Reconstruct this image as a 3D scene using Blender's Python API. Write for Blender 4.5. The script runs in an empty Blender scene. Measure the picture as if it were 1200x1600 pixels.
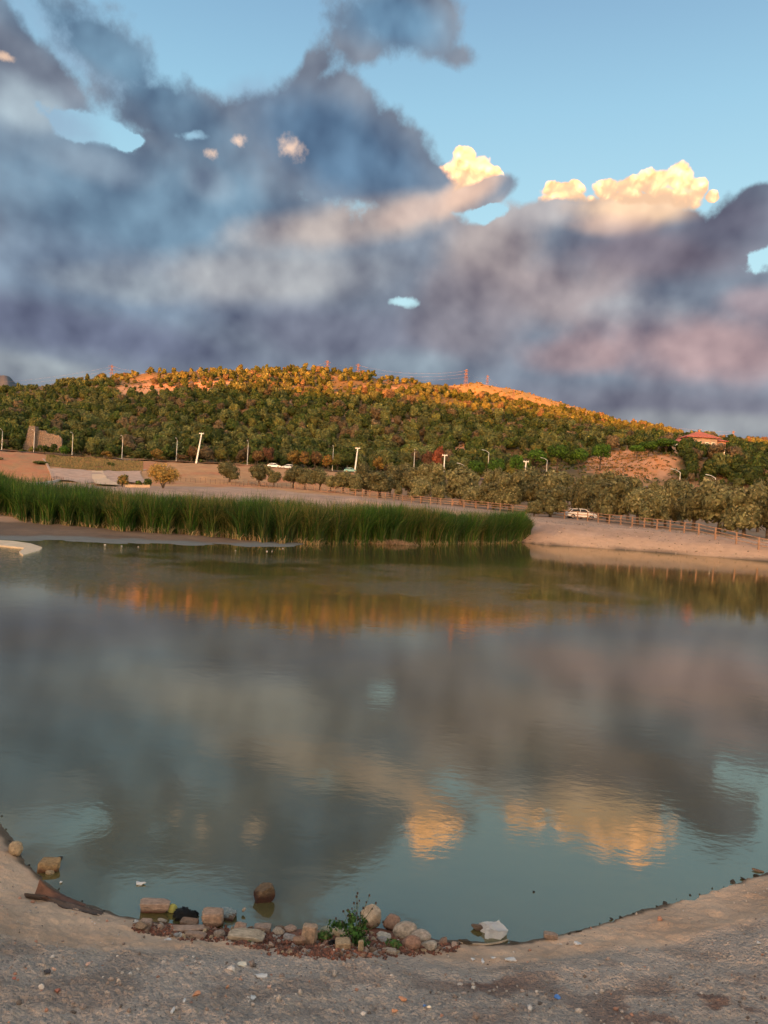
import bpy, bmesh, math, random
import numpy as np
from mathutils import Matrix, Vector
C = bpy.context.scene
COL = C.collection
R_ = math.radians
rng = np.random.default_rng(11)
random.seed(5)

# ------------------------------------------------------------------ camera
CAM_Z = 3.8
PITCH, ROLL = 1.09, 3.3
F = 26 / 36 * 1600                      # focal length in photo pixels
camd = bpy.data.cameras.new('camera')
camd.sensor_fit = 'VERTICAL'; camd.sensor_height = 36; camd.lens = 26
camd.clip_start = 0.1; camd.clip_end = 20000
cam = bpy.data.objects.new('camera', camd); COL.objects.link(cam)
RM = Matrix.Rotation(R_(90 - PITCH), 3, 'X') @ Matrix.Rotation(R_(ROLL), 3, 'Z')
cam.matrix_world = Matrix.Translation((0, 0, CAM_Z)) @ RM.to_4x4()
C.camera = cam
C.render.resolution_x = 768; C.render.resolution_y = 1024

def ray(px, py):
    return RM @ Vector(((px - 600) / F, -(py - 800) / F, -1))
def hor(px):
    lo, hi = 500, 1100
    for _ in range(30):
        m = (lo + hi) / 2
        if ray(px, m).z > 0: lo = m
        else: hi = m
    return lo
def at_y(px, py, Y):
    d = ray(px, py); t = Y / d.y
    return Vector((d.x * t, Y, CAM_Z + d.z * t))
def at_z(px, py, z=0.0):
    d = ray(px, py); t = (z - CAM_Z) / d.z
    return Vector((d.x * t, d.y * t, z))

# ------------------------------------------------------------------ light
SUN_EL, SUN_AZ = 3.0, 200.0            # low evening sun behind the left shoulder
EXPO = 2.15
ld = bpy.data.lights.new('sun', 'SUN'); ld.energy = 5.0; ld.angle = R_(0.5); ld.color = (1.0, 0.26, 0.035)
sun = bpy.data.objects.new('sun', ld); COL.objects.link(sun)
sd = Vector((math.sin(R_(SUN_AZ)) * math.cos(R_(SUN_EL)), math.cos(R_(SUN_AZ)) * math.cos(R_(SUN_EL)), math.sin(R_(SUN_EL))))
sun.rotation_euler = sd.to_track_quat('Z', 'Y').to_euler()
C.view_settings.view_transform = 'Standard'; C.view_settings.look = 'None'
C.view_settings.exposure = EXPO; C.view_settings.gamma = 1.0; C.view_settings.use_curve_mapping = False

def lin(r, g, b, k=1.0):
    f = lambda c: (c / 255 / 12.92) if c / 255 <= 0.04045 else ((c / 255 + 0.055) / 1.055) ** 2.4
    return (f(r) * k, f(g) * k, f(b) * k)

# ------------------------------------------------------------------ world: sky and clouds
world = bpy.data.worlds.new('World'); C.world = world; world.use_nodes = True
wt = world.node_tree; wt.nodes.clear()
class NT:
    def __init__(s, t): s.t = t
    def n(s, typ, ins=None, **kw):
        nd = s.t.nodes.new(typ)
        for k, v in kw.items(): setattr(nd, k, v)
        if ins:
            for k, v in ins.items():
                if isinstance(v, bpy.types.NodeSocket): s.t.links.new(v, nd.inputs[k])
                else: nd.inputs[k].default_value = v
        return nd
    def m(s, op, a, b=0.0, c=None, clamp=False):
        ins = {0: a, 1: b}
        if c is not None: ins[2] = c
        return s.n('ShaderNodeMath', ins, operation=op, use_clamp=clamp).outputs[0]
    def vm(s, op, a, b=(0, 0, 0), c=None):
        ins = {0: a, 1: b}
        if c is not None: ins[2] = c
        return s.n('ShaderNodeVectorMath', ins, operation=op).outputs[0]
    def noise(s, vec, scale, detail=4, rough=0.55, dist=0.0, out=0, lac=2.17, dim='3D'):
        return s.n('ShaderNodeTexNoise', {'Vector': vec, 'Scale': scale, 'Detail': detail, 'Roughness': rough, 'Distortion': dist, 'Lacunarity': lac}, noise_dimensions=dim).outputs[out]
    def ss(s, v, a, b, lo=0.0, hi=1.0, it='SMOOTHSTEP'):
        return s.n('ShaderNodeMapRange', {0: v, 1: a, 2: b, 3: lo, 4: hi}, interpolation_type=it).outputs[0]
    def mix(s, f, a, b, blend='MIX'):
        nd = s.t.nodes.new('ShaderNodeMix'); nd.data_type = 'RGBA'; nd.blend_type = blend
        for i, v in ((0, f), (6, a), (7, b)):
            if isinstance(v, bpy.types.NodeSocket): s.t.links.new(v, nd.inputs[i])
            else: nd.inputs[i].default_value = v if i == 0 else (tuple(v) + (1,))[:4]
        return nd.outputs[2]
w = NT(wt)
D = w.n('ShaderNodeTexCoord').outputs['Generated']
sx = w.n('ShaderNodeSeparateXYZ', {0: D})
az = w.m('ARCTAN2', sx.outputs[0], sx.outputs[1])
el = w.m('ARCSINE', sx.outputs[2])
P0 = w.n('ShaderNodeCombineXYZ', {0: az, 1: el, 2: 0.0}).outputs[0]
def dirpt(px, py):
    d = ray(px, py).normalized()
    return math.atan2(d.x, d.y), math.asin(d.z)
def warp(P, specs):
    for sc, amp, det in specs:
        nz = w.noise(w.vm('ADD', P, (3.37, 5.19, 0)), sc, det, 0.5, out=1, dim='2D')
        P = w.vm('MULTIPLY_ADD', w.vm('SUBTRACT', nz, (0.5, 0.5, 0.5)), (amp, amp * 0.8, 0), P)
    return P
Pm = warp(P0, [(5.0, 0.045, 1), (15.0, 0.012, 1)])       # masses
Ps = warp(P0, [(24.0, 0.022, 6)])                       # sunlit cumulus
Ph = warp(P0, [(14.0, 0.03, 5)])
Pc = warp(P0, [(4.0, 0.03, 0)])
def blob(P, px, py, rx, ry, rot=0.0, k=1.0):
    a, e = dirpt(px, py)
    a2, e2 = dirpt(px + 10, py); a3, e3 = dirpt(px, py + 10)
    kx = math.hypot(a2 - a, e2 - e) / 10; ky = math.hypot(a3 - a, e3 - e) / 10
    mp = w.n('ShaderNodeMapping', {0: P, 'Location': (a, e, 0), 'Rotation': (0, 0, R_(-rot - ROLL * 0.9)), 'Scale': (rx * kx, ry * ky, 1)}, vector_type='TEXTURE').outputs[0]
    mp = w.vm('MULTIPLY', mp, (1, 1, 0))
    ln = w.n('ShaderNodeVectorMath', {0: mp}, operation='LENGTH').outputs[1]
    return w.m('SUBTRACT', 1.0, ln) if k == 1.0 else w.m('MULTIPLY_ADD', ln, -k, k)
def union(fs, k=0.25):
    f = fs[0]
    for g in fs[1:]: f = w.m('SMOOTH_MAX', f, g, k)
    return f
Pl = w.n('ShaderNodeMapping', {0: Pc, 'Location': (5.31, 2.77, 0), 'Rotation': (0, 0, 0.55)}).outputs[0]
bil = w.n('ShaderNodeTexVoronoi', {'Vector': Pl, 'Scale': 9.0, 'Smoothness': 0.8, 'Detail': 2.5, 'Roughness': 0.42, 'Lacunarity': 2.3}, feature='SMOOTH_F1', voronoi_dimensions='2D').outputs[0]
bil2 = w.n('ShaderNodeTexVoronoi', {'Vector': w.vm('ADD', Pl, (0.030, -0.008, 0)), 'Scale': 9.0, 'Smoothness': 0.8, 'Detail': 2.5, 'Roughness': 0.42, 'Lacunarity': 2.3}, feature='SMOOTH_F1', voronoi_dimensions='2D').outputs[0]
Pn0 = w.n('ShaderNodeMapping', {0: P0, 'Location': (7.31, 4.77, 0), 'Rotation': (0, 0, 0.55)}).outputs[0]
nbig = w.noise(Pn0, 7.0, 6, 0.5, dim='2D')
nfine = w.noise(Pn0, 27.3, 4, 0.58, dim='2D')
front = w.ss(w.m('ABSOLUTE', az), 1.15, 0.75)

# clear sky
sky = w.n('ShaderNodeTexSky', sky_type='NISHITA', sun_disc=False, sun_elevation=R_(SUN_EL), sun_rotation=R_(SUN_AZ), altitude=50, air_density=1.0, dust_density=1.2, ozone_density=1.6).outputs[0]
SKYK = 0.15
skyc = w.vm('MULTIPLY', sky, (SKYK * 22, SKYK * 14.5, SKYK * 9.3))
# cool blue of the eastern sky, paler towards the horizon
grad = w.n('ShaderNodeValToRGB', {0: w.m('DIVIDE', el, 1.2)})
cr = grad.color_ramp
cr.elements[0].position = 0.0; cr.elements[0].color = lin(150, 200, 215) + (1,)
cr.elements[1].position = 1.0; cr.elements[1].color = lin(62, 108, 162) + (1,)
for p, c_ in ((0.26, (148, 204, 228)), (0.40, (126, 184, 218)), (0.52, (100, 150, 194))):
    e_ = cr.elements.new(p); e_.color = lin(*c_) + (1,)
eastw = w.ss(sx.outputs[1], -0.35, 0.35)
skyc = w.mix(w.m('MULTIPLY', eastw, 0.93), skyc, grad.outputs[0])

# thin veils in the upper left
veil = union([blob(Pm, 150, 95, 260, 75, 20), blob(Pm, 40, 180, 170, 110, 0), blob(Pm, 420, 190, 190, 70, -20)], 0.3)
va = w.m('MULTIPLY', w.ss(w.m('ADD', veil, w.m('MULTIPLY', w.m('SUBTRACT', nbig, 0.5), 1.6)), -0.1, 0.8), 0.62)
c = w.mix(w.m('MULTIPLY', va, front), skyc, lin(146, 166, 192))

# sunlit cumulus heads
LIT = [(735, 272, 50, 40), (700, 285, 40, 34), (712, 290, 34, 30), (768, 268, 22, 15), (726, 244, 24, 20),
       (880, 296, 40, 17), (866, 293, 20, 15), (897, 291, 16, 13), (950, 294, 32, 20), (985, 292, 34, 18), (1020, 284, 38, 24), (1060, 276, 34, 26), (1088, 290, 22, 20),
       (1000, 318, 110, 30), (880, 312, 46, 18), (1110, 306, 18, 14), (1076, 300, 30, 24)]
vor = w.n('ShaderNodeTexVoronoi', {'Vector': Ps, 'Scale': 48.0, 'Smoothness': 0.6, 'Detail': 1.6, 'Roughness': 0.5}, feature='SMOOTH_F1', voronoi_dimensions='2D').outputs[0]
fl = union([blob(Ps, *b) for b in LIT], 0.12)
fl = w.m('ADD', fl, w.m('MULTIPLY', w.m('SUBTRACT', 0.38, vor), 0.36))
la = w.ss(fl, 0.0, 0.24)
lowr = blob(P0, 985, 362, 290, 92, 0)
lowl = blob(P0, 722, 338, 110, 76, 0)
low = w.ss(w.m('ADD', w.m('MAXIMUM', lowr, lowl), w.m('MULTIPLY', w.m('SUBTRACT', vor, 0.4), 0.3)), 0.0, 0.55)
vor2 = w.n('ShaderNodeTexVoronoi', {'Vector': w.vm('ADD', Ps, (-0.002, 0.005, 0)), 'Scale': 48.0, 'Smoothness': 0.6, 'Detail': 1.6, 'Roughness': 0.5}, feature='SMOOTH_F1', voronoi_dimensions='2D').outputs[0]
litn = w.m('ADD', w.ss(vor, 0.1, 0.62, 0.95, 0.70), w.m('MULTIPLY', w.m('SUBTRACT', vor2, vor), 0.7))
hot = w.vm('MULTIPLY', w.n('ShaderNodeCombineXYZ', {0: 3.6, 1: 1.75, 2: 0.78}).outputs[0], w.n('ShaderNodeCombineXYZ', {0: litn, 1: litn, 2: litn}).outputs[0])
litc = w.mix(low, hot, lin(246, 204, 168, 1.0))
c = w.mix(w.m('MULTIPLY', la, front), c, litc)

# grey masses
MASS = [(120, 430, 420, 170, 0), (-20, 320, 150, 170, 0), (430, 400, 300, 130, 0), (300, 510, 560, 110, 0), (545, 230, 150, 100, 10), (450, 225, 130, 70, 0), (350, 260, 200, 60, 0), (240, 300, 260, 70, 0),
        (630, 280, 80, 60, 20), (630, 400, 150, 90, 0), (720, 440, 120, 80, 0), (265, 180, 140, 60, 8, .7), (150, 60, 190, 60, 22, .5), (10, 60, 130, 60, 30, .5), (20, 150, 90, 90, 0, .6), (60, 110, 120, 50, 20, .4),
        (950, 460, 270, 110, 0), (790, 410, 110, 75, -20), (1000, 380, 190, 62, 0), (880, 340, 100, 34, -8), (1165, 350, 75, 70, 0), (1178, 306, 40, 34, 0),
        (1000, 340, 130, 26, 0), (800, 560, 460, 100, 0), (1080, 580, 330, 110, 0), (1215, 500, 110, 80, 0), (600, 580, 900, 80, 0), (0, 560, 350, 90, 0), (1000, 640, 500, 60, 0), (738, 308, 62, 24, -20), (250, 165, 60, 40, 0),
        (612, 32, 110, 60, 0, .6), (560, 75, 60, 30, 0, .4), (468, 112, 60, 24, -40, .35), (733, 88, 34, 18, 0, .3)]
mf = union([blob(Pm, *b) for b in MASS], 0.18)
mf = w.m('ADD', mf, w.m('MULTIPLY', w.m('SUBTRACT', nbig, 0.44), 0.75))
mf = w.m('ADD', mf, w.m('MULTIPLY_ADD', bil, -0.42, 0.38))
mf = w.m('ADD', mf, w.m('MULTIPLY', w.m('SUBTRACT', nfine, 0.5), 0.40))
HOLES = [(125, 196, 95, 36, 6, .75), (195, 222, 40, 18, 0, 1.0), (622, 477, 56, 24, 0, .52), (1190, 402, 54, 30, 0, .8), (615, 562, 62, 18, 8, 0.6), (752, 334, 50, 22, -20, 0.9), (300, 215, 60, 20, -10, .5), (30, 600, 80, 14, 0, .4)]
for (hx, hy, hrx, hry, hr, k) in HOLES:
    h_ = w.ss(w.m('ADD', blob(Ph, hx, hy, hrx, hry, hr), w.m('MULTIPLY', w.m('SUBTRACT', nfine, 0.5), 1.6)), 0.0, 1.1, 0.0, k)
    mf = w.m('SUBTRACT', mf, h_)
ma = w.ss(mf, 0.0, 0.30)
# colours of the masses
body = w.mix(1.0, lin(112, 118, 140), lin(112, 118, 140))
CB = [  # px, py, rx, ry, rot, colour, strength
    (250, 330, 420, 170, 0, (98, 122, 152), .9), (150, 440, 400, 100, 0, (108, 122, 150), .8), (120, 520, 420, 60, 0, (92, 96, 124), .95),
    (540, 235, 210, 105, 10, (82, 106, 140), .95), (270, 180, 170, 75, 8, (92, 114, 144), .9), (140, 60, 230, 80, 15, (98, 126, 158), .9), (610, 40, 130, 70, 0, (98, 130, 166), .9),
    (560, 345, 240, 50, -14, (172, 156, 160), .9), (400, 430, 280, 70, -10, (150, 146, 158), .8), (180, 440, 160, 40, -5, (140, 146, 164), .7), (520, 520, 260, 60, 0, (104, 104, 128), .7),
    (735, 300, 80, 36, -30, (214, 176, 166), .9), (640, 330, 90, 30, -20, (180, 155, 156), .8),
    (770, 390, 110, 95, 0, (166, 150, 156), .85), (860, 330, 110, 40, -10, (168, 158, 168), .8), (1000, 325, 150, 36, 0, (232, 190, 165), .85), (960, 352, 90, 26, 0, (205, 168, 158), .7),
    (1030, 400, 220, 62, 0, (112, 102, 120), .95), (1140, 345, 110, 70, 0, (104, 102, 124), .95),
    (850, 455, 220, 80, 0, (146, 130, 140), .8), (730, 500, 130, 110, 0, (120, 112, 128), .8), (1010, 490, 120, 40, 0, (152, 152, 168), .75),
    (1090, 550, 260, 85, 0, (160, 132, 142), .9), (900, 560, 140, 45, 0, (150, 124, 134), .7), (1180, 470, 90, 40, 0, (156, 136, 150), .8),
    (1050, 640, 420, 50, 0, (112, 110, 130), .95), (60, 590, 330, 34, 0, (140, 144, 158), .8), (1100, 665, 300, 26, 0, (138, 138, 150), .8), (640, 575, 140, 34, 0, (130, 142, 162), .6),
    (50, 165, 90, 60, 0, (150, 160, 180), .7), (160, 260, 120, 40, 0, (138, 150, 174), .6), (325, 285, 60, 40, 0, (140, 152, 176), .5)]
for (bx, by, rx, ry, rot, colr, st) in CB:
    b_ = w.m('ADD', blob(Pc, bx, by, rx, ry, rot), w.m('MULTIPLY', w.m('SUBTRACT', nbig, 0.5), 0.7))
    body = w.mix(w.ss(b_, 0.0, 0.75, 0.0, st), body, lin(*colr))
body = w.vm('MULTIPLY', body, (1.30, 1.38, 1.22))
# relief: the side towards the low sun is lighter
rel = w.m('SUBTRACT', bil2, bil)
rel2 = w.m('ADD', w.m('MULTIPLY', rel, 0.85), w.m('MULTIPLY', w.m('SUBTRACT', nbig, 0.5), 0.40))
relv = w.m('ADD', 1.0, rel2)
body = w.vm('MULTIPLY', body, w.n('ShaderNodeCombineXYZ', {0: relv, 1: relv, 2: w.m('ADD', 1.0, w.m('MULTIPLY', rel2, 0.85))}).outputs[0])
c = w.mix(w.m('MULTIPLY', ma, front), c, body)
# small sunlit gaps seen through the dark cloud
GAP = [(452, 230, 30, 26, 1.9), (372, 219, 17, 12, 2.2), (331, 237, 14, 11, 2.0), (8, 88, 22, 9, 1.6), (1078, 298, 22, 8, 1.8)]
for (gx, gy, grx, gry, gk) in GAP:
    g_ = w.m('ADD', blob(Ps, gx, gy, grx, gry), w.m('MULTIPLY', w.m('SUBTRACT', nfine, 0.5), 2.2))
    c = w.mix(w.ss(g_, 0.0, 1.1, 0.0, 0.62), c, (0.75 * gk, 0.50 * gk, 0.34 * gk))
# broken cloud over the rest of the sky
gen = w.m('MULTIPLY', w.ss(w.noise(Pm, 3.0, 5, 0.5, dim='2D'), 0.5, 0.68), w.m('SUBTRACT', 1.0, front))
c = w.mix(w.m('MULTIPLY', gen, 0.6), c, lin(200, 175, 165))
WK = 1 / 2 ** EXPO
world.cycles.sampling_method = 'MANUAL'; world.cycles.sample_map_resolution = 256
bgl = w.n('ShaderNodeBackground', {'Color': c, 'Strength': WK})
w.t.links.new(bgl.outputs[0], w.n('ShaderNodeOutputWorld').inputs[0])

# ------------------------------------------------------------------ numpy noise
def _h(ix, iy, s):
    n = (ix.astype(np.int64) * 374761393 + iy.astype(np.int64) * 668265263 + s * 1442695041) & 0xFFFFFFFF
    n = ((n ^ (n >> 13)) * 1274126177) & 0xFFFFFFFF
    return ((n ^ (n >> 16)) & 0xFFFF) / 65535.0
def vnoise(x, y, s=0):
    ix = np.floor(x); iy = np.floor(y); fx = x - ix; fy = y - iy
    fx = fx * fx * (3 - 2 * fx); fy = fy * fy * (3 - 2 * fy)
    a = _h(ix, iy, s); b = _h(ix + 1, iy, s); c_ = _h(ix, iy + 1, s); d = _h(ix + 1, iy + 1, s)
    return (a + (b - a) * fx) * (1 - fy) + (c_ + (d - c_) * fx) * fy - 0.5
def fbm(x, y, oct=4, s=0, g=0.5):
    x = np.asarray(x, float); y = np.asarray(y, float)
    r = 0; a = 1.0
    for i in range(oct):
        r = r + a * vnoise(x * 2 ** i + 17.3 * i, y * 2 ** i - 9.1 * i, s + i); a *= g
    return r
def sstep(x, a, b):
    t = np.clip((np.asarray(x, float) - a) / (b - a), 0, 1); return t * t * (3 - 2 * t)

# ------------------------------------------------------------------ object helpers
def mesh(name, v, f, mats, col=None, midx=None, smooth=False):
    """v (N,3); f (M,k) int array or list of arrays; col per-vertex (N,3)"""
    me = bpy.data.meshes.new(name)
    fs = f if isinstance(f, list) else [f]
    fs = [np.asarray(a, np.int32) for a in fs if len(a)]
    v = np.asarray(v, np.float32)
    me.vertices.add(len(v)); me.vertices.foreach_set('co', v.ravel())
    tot = np.concatenate([np.full(len(a), a.shape[1], np.int32) for a in fs])
    me.loops.add(int(tot.sum())); me.loops.foreach_set('vertex_index', np.concatenate([a.ravel() for a in fs]))
    me.polygons.add(len(tot))
    me.polygons.foreach_set('loop_start', np.concatenate([[0], np.cumsum(tot)[:-1]]).astype(np.int32))
    me.polygons.foreach_set('loop_total', tot)
    if midx is not None: me.polygons.foreach_set('material_index', np.asarray(midx, np.int32))
    me.polygons.foreach_set('use_smooth', np.full(len(tot), smooth))
    me.update(calc_edges=True)
    if col is not None:
        at = me.color_attributes.new('col', 'FLOAT_COLOR', 'POINT')
        cc = np.ones((len(v), 4), np.float32); cc[:, :3] = col
        at.data.foreach_set('color', cc.ravel())
    for m_ in (mats if isinstance(mats, (list, tuple)) else [mats]): me.materials.append(m_)
    return me
def link(name, me, parent=None, loc=None):
    o = bpy.data.objects.new(name, me); COL.objects.link(o)
    if parent is not None: o.parent = parent
    if loc is not None: o.location = loc
    return o
def tag(o, label=None, cat=None, group=None, kind=None):
    if label: o['label'] = label
    if cat: o['category'] = cat
    if group: o['group'] = group
    if kind: o['kind'] = kind
    return o
def thing(name, label, cat, loc, rz=0.0, group=None):
    o = link(name, None, None, loc); o.rotation_euler = (0, 0, rz)
    return tag(o, label, cat, group)
def dup(o, parent=None):
    c_ = o.copy(); COL.objects.link(c_); c_.parent = parent
    for ch in kids.get(o.name, []): dup(ch, c_)
    return c_
kids = {}
class MB:
    def __init__(s): s.v = []; s.f3 = []; s.f4 = []
    def add(s, v, f):
        o = len(s.v); s.v += [tuple(p) for p in v]
        for q in f: (s.f4 if len(q) == 4 else s.f3).append([i + o for i in q])
    def box(s, c_, d, rz=0.0, taper=1.0, rx=0.0, ry=0.0):
        m_ = Matrix.Translation(c_) @ Matrix.Rotation(rz, 4, 'Z') @ Matrix.Rotation(ry, 4, 'Y') @ Matrix.Rotation(rx, 4, 'X')
        v = []
        for z in (-.5, .5):
            k = taper if z > 0 else 1
            for x, y in ((-.5, -.5), (.5, -.5), (.5, .5), (-.5, .5)): v.append(m_ @ Vector((x * d[0] * k, y * d[1] * k, z * d[2])))
        s.add(v, [(3, 2, 1, 0), (4, 5, 6, 7), (0, 1, 5, 4), (1, 2, 6, 5), (2, 3, 7, 6), (3, 0, 4, 7)])
    def bar(s, a, b, r0, r1=None, n=6):
        a = Vector(a); b = Vector(b); r1 = r0 if r1 is None else r1
        d = (b - a); q = d.to_track_quat('Z', 'Y').to_matrix()
        v = []
        for p, r in ((a, r0), (b, r1)):
            for i in range(n):
                t = 2 * math.pi * i / n; v.append(p + q @ Vector((math.cos(t) * r, math.sin(t) * r, 0)))
        f = [(i, (i + 1) % n, n + (i + 1) % n, n + i) for i in range(n)]
        s.add(v, f)
        o = len(s.v) - 2 * n
        for i in range(1, n - 1):
            s.f3.append([o, o + i + 1, o + i]); s.f3.append([o + n, o + n + i, o + n + i + 1])
    def path(s, pts, rs, n=6):
        for i in range(len(pts) - 1): s.bar(pts[i], pts[i + 1], rs[i], rs[i + 1], n)
    def make(s, name, mats, smooth=False, col=None):
        v = np.array(s.v)
        c_ = None if col is None else np.tile(np.array(col), (len(v), 1))
        return mesh(name, v, [np.array(s.f4).reshape(-1, 4) if s.f4 else [], np.array(s.f3).reshape(-1, 3) if s.f3 else []], mats, col=c_, smooth=smooth)
    def build(s, name, mats, parent=None, loc=None, smooth=False, col=None):
        return link(name, s.make(name, mats, smooth, col), parent, loc)

# ------------------------------------------------------------------ materials
def material(name):
    m_ = bpy.data.materials.new(name); m_.use_nodes = True; m_.node_tree.nodes.clear()
    t = NT(m_.node_tree); out = t.n('ShaderNodeOutputMaterial')
    return m_, t, out
def plain(name, rgb, rough=0.7, metal=0.0, var=0.25, scale=6.0, bump=0.0, bscale=20.0, rnd=0.0, spec=0.5):
    m_, t, out = material(name)
    co = t.n('ShaderNodeTexCoord').outputs['Object']
    nz = t.noise(co, scale, 6, 0.6)
    k = t.ss(nz, 0.3, 0.7, 1 - var, 1 + var, 'LINEAR')
    if rnd:
        oi = t.n('ShaderNodeObjectInfo').outputs['Random']
        k = t.m('MULTIPLY', k, t.ss(oi, 0, 1, 1 - rnd, 1 + rnd, 'LINEAR'))
    cc = t.vm('SCALE', rgb, (0, 0, 0)); nd = cc.node; nd.inputs[3].default_value = 1.0; t.t.links.new(k, nd.inputs[3])
    bs = t.n('ShaderNodeBsdfPrincipled', {'Base Color': cc, 'Roughness': rough, 'Metallic': metal, 'Specular IOR Level': spec})
    if bump:
        bn = t.n('ShaderNodeBump', {'Height': t.noise(co, bscale, 6, 0.65), 'Strength': bump, 'Distance': 0.05})
        t.t.links.new(bn.outputs[0], bs.inputs['Normal'])
    t.t.links.new(bs.outputs[0], out.inputs[0])
    return m_
def attr_mat(name, rough=0.8, rnd=0.0, transl=0.0, nscale=3.0, nvar=0.2, bump=0.0, bscale=30.0, bdist=0.02, spec=0.3):
    m_, t, out = material(name)
    a = t.n('ShaderNodeAttribute', attribute_name='col').outputs['Color']
    co = t.n('ShaderNodeTexCoord').outputs['Object']
    k = t.ss(t.noise(co, nscale, 5, 0.6), 0.3, 0.7, 1 - nvar, 1 + nvar, 'LINEAR')
    if rnd:
        oi = t.n('ShaderNodeObjectInfo').outputs['Random']
        k = t.m('MULTIPLY', k, t.ss(oi, 0, 1, 1 - rnd, 1 + rnd, 'LINEAR'))
    nd = t.n('ShaderNodeVectorMath', {0: a, 'Scale': k}, operation='SCALE'); cc = nd.outputs[0]
    bs = t.n('ShaderNodeBsdfPrincipled', {'Base Color': cc, 'Roughness': rough, 'Specular IOR Level': spec})
    if bump:
        bn = t.n('ShaderNodeBump', {'Height': t.noise(co, bscale, 6, 0.7), 'Strength': bump, 'Distance': bdist})
        t.t.links.new(bn.outputs[0], bs.inputs['Normal'])
    sh = bs.outputs[0]
    if transl:
        tr = t.n('ShaderNodeBsdfTranslucent', {'Color': cc})
        sh = t.n('ShaderNodeMixShader', {0: transl, 1: sh, 2: tr.outputs[0]}).outputs[0]
    t.t.links.new(sh, out.inputs[0])
    return m_
M_FOL = attr_mat('foliage', 0.75, rnd=0.22, transl=0.25, nscale=0.8, nvar=0.15, spec=0.2)
M_BARK = plain('bark', (0.07, 0.05, 0.035), 0.9, var=0.35, bump=0.5)
M_REED = attr_mat('reed_leaf', 0.6, transl=0.3, nscale=0.6, nvar=0.2, spec=0.25)

# ground material
def ground_mat():
    m_, t, out = material('ground_surface')
    a = t.n('ShaderNodeAttribute', attribute_name='col').outputs['Color']
    rg = t.n('ShaderNodeAttribute', attribute_name='grav').outputs['Fac']
    co = t.n('ShaderNodeTexCoord').outputs['Object']
    n1 = t.noise(co, 1.3, 6, 0.6); n2 = t.noise(co, 22.0, 5, 0.7); n3 = t.noise(co, 75.0, 3, 0.7)
    vo = t.n('ShaderNodeTexVoronoi', {'Vector': co, 'Scale': 38.0, 'Randomness': 1.0})
    k = t.m('ADD', t.ss(n1, 0.3, 0.7, 0.96, 1.26, 'LINEAR'), t.m('MULTIPLY', t.m('SUBTRACT', n2, 0.5), 0.42))
    k2 = t.m('MULTIPLY', t.m('MULTIPLY', t.m('SUBTRACT', n3, 0.5), 0.75), rg)
    k = t.m('ADD', k, k2)
    cc = t.n('ShaderNodeVectorMath', {0: a, 'Scale': k}, operation='SCALE').outputs[0]
    # coloured aggregate
    vsep = t.n('ShaderNodeSeparateColor', {0: vo.outputs['Color']})
    pick = t.m('MULTIPLY', t.ss(vsep.outputs[0], 0.80, 0.86), t.m('MULTIPLY', t.ss(vo.outputs['Distance'], 0.42, 0.25), rg))
    st = t.n('ShaderNodeValToRGB', {0: vsep.outputs[1]})
    st.color_ramp.elements[0].color = (0.10, 0.06, 0.045, 1); st.color_ramp.elements[1].color = (0.50, 0.44, 0.40, 1)
    e_ = st.color_ramp.elements.new(0.35); e_.color = (0.26, 0.17, 0.13, 1)
    cc = t.mix(t.m('MULTIPLY', pick, 0.35), cc, st.outputs[0])
    hgt = t.m('ADD', t.m('MULTIPLY', n2, 0.8), t.m('MULTIPLY', t.m('SUBTRACT', 0.5, vo.outputs['Distance']), rg))
    hgt = t.m('ADD', hgt, t.m('MULTIPLY', n3, t.m('MULTIPLY', rg, 0.6)))
    bn = t.n('ShaderNodeBump', {'Height': hgt, 'Strength': 1.0, 'Distance': 0.035})
    bs = t.n('ShaderNodeBsdfPrincipled', {'Base Color': cc, 'Roughness': 0.88, 'Specular IOR Level': 0.25, 'Normal': bn.outputs[0]})
    t.t.links.new(bs.outputs[0], out.inputs[0])
    return m_
M_GROUND = ground_mat()

# ------------------------------------------------------------------ terrain
PX = [0, 100, 200, 300, 370, 450, 600, 700, 800, 900, 1050, 1200]
HR = [hor(p) for p in PX]
UX = [ray(p, h_).x / ray(p, h_).y for p, h_ in zip(PX, HR)]
TAB = {                       # ground rows of the photo at a given distance
    85:  [761, 765, 768, 770, 774, 780, 792, 798, 812, 818, 829, 842],
    120: [757, 760, 763, 763, 766, 771, 784, 790, 797, 806, 816, 827],
    170: [751, 748, 750, 753, 757, 762, 771, 777, 783, 789, 800, 811],
    205: [712, 727, 735, 735, 738, 742, 751, 758, 765, 770, 780, 790],
    235: [704, 713, 720, 723, 727, 733, 742, 748, 754, 759, 768, 778],
    252: [703, 711, 718, 721, 725, 731, 740, 745, 748, 750, 760, 772],
    290: [696, 700, 706, 710, 714, 719, 727, 730, 732, 730, 714, 738],
    330: [680, 684, 689, 694, 698, 702, 708, 711, 714, 715, 706, 722],
    450: [646, 638, 631, 627, 625, 627, 642, 655, 668, 682, 694, 710],
    600: [610, 600, 589, 581, 576, 578, 593, 609, 631, 652, 678, 699],
}
ringY = sorted(TAB)
ringZ = np.array([[CAM_Z + (h_ - y_) / F * Y_ for h_, y_ in zip(HR, TAB[Y_])] for Y_ in ringY])
gu = np.linspace(-0.7, 0.7, 141); gY = np.linspace(80, 640, 281)
zu = np.array([np.interp(gu, UX, r_) for r_ in ringZ])
zg = np.array([np.interp(gY, ringY, zu[:, j]) for j in range(len(gu))]).T      # (Y,u)
def blur(a, k, ax):
    ker = np.ones(k) / k
    pad = [(0, 0), (0, 0)]; pad[ax] = (k // 2, k // 2)
    p = np.pad(a, pad, mode='edge')
    return np.apply_along_axis(lambda r_: np.convolve(r_, ker, 'valid'), ax, p)
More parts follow.
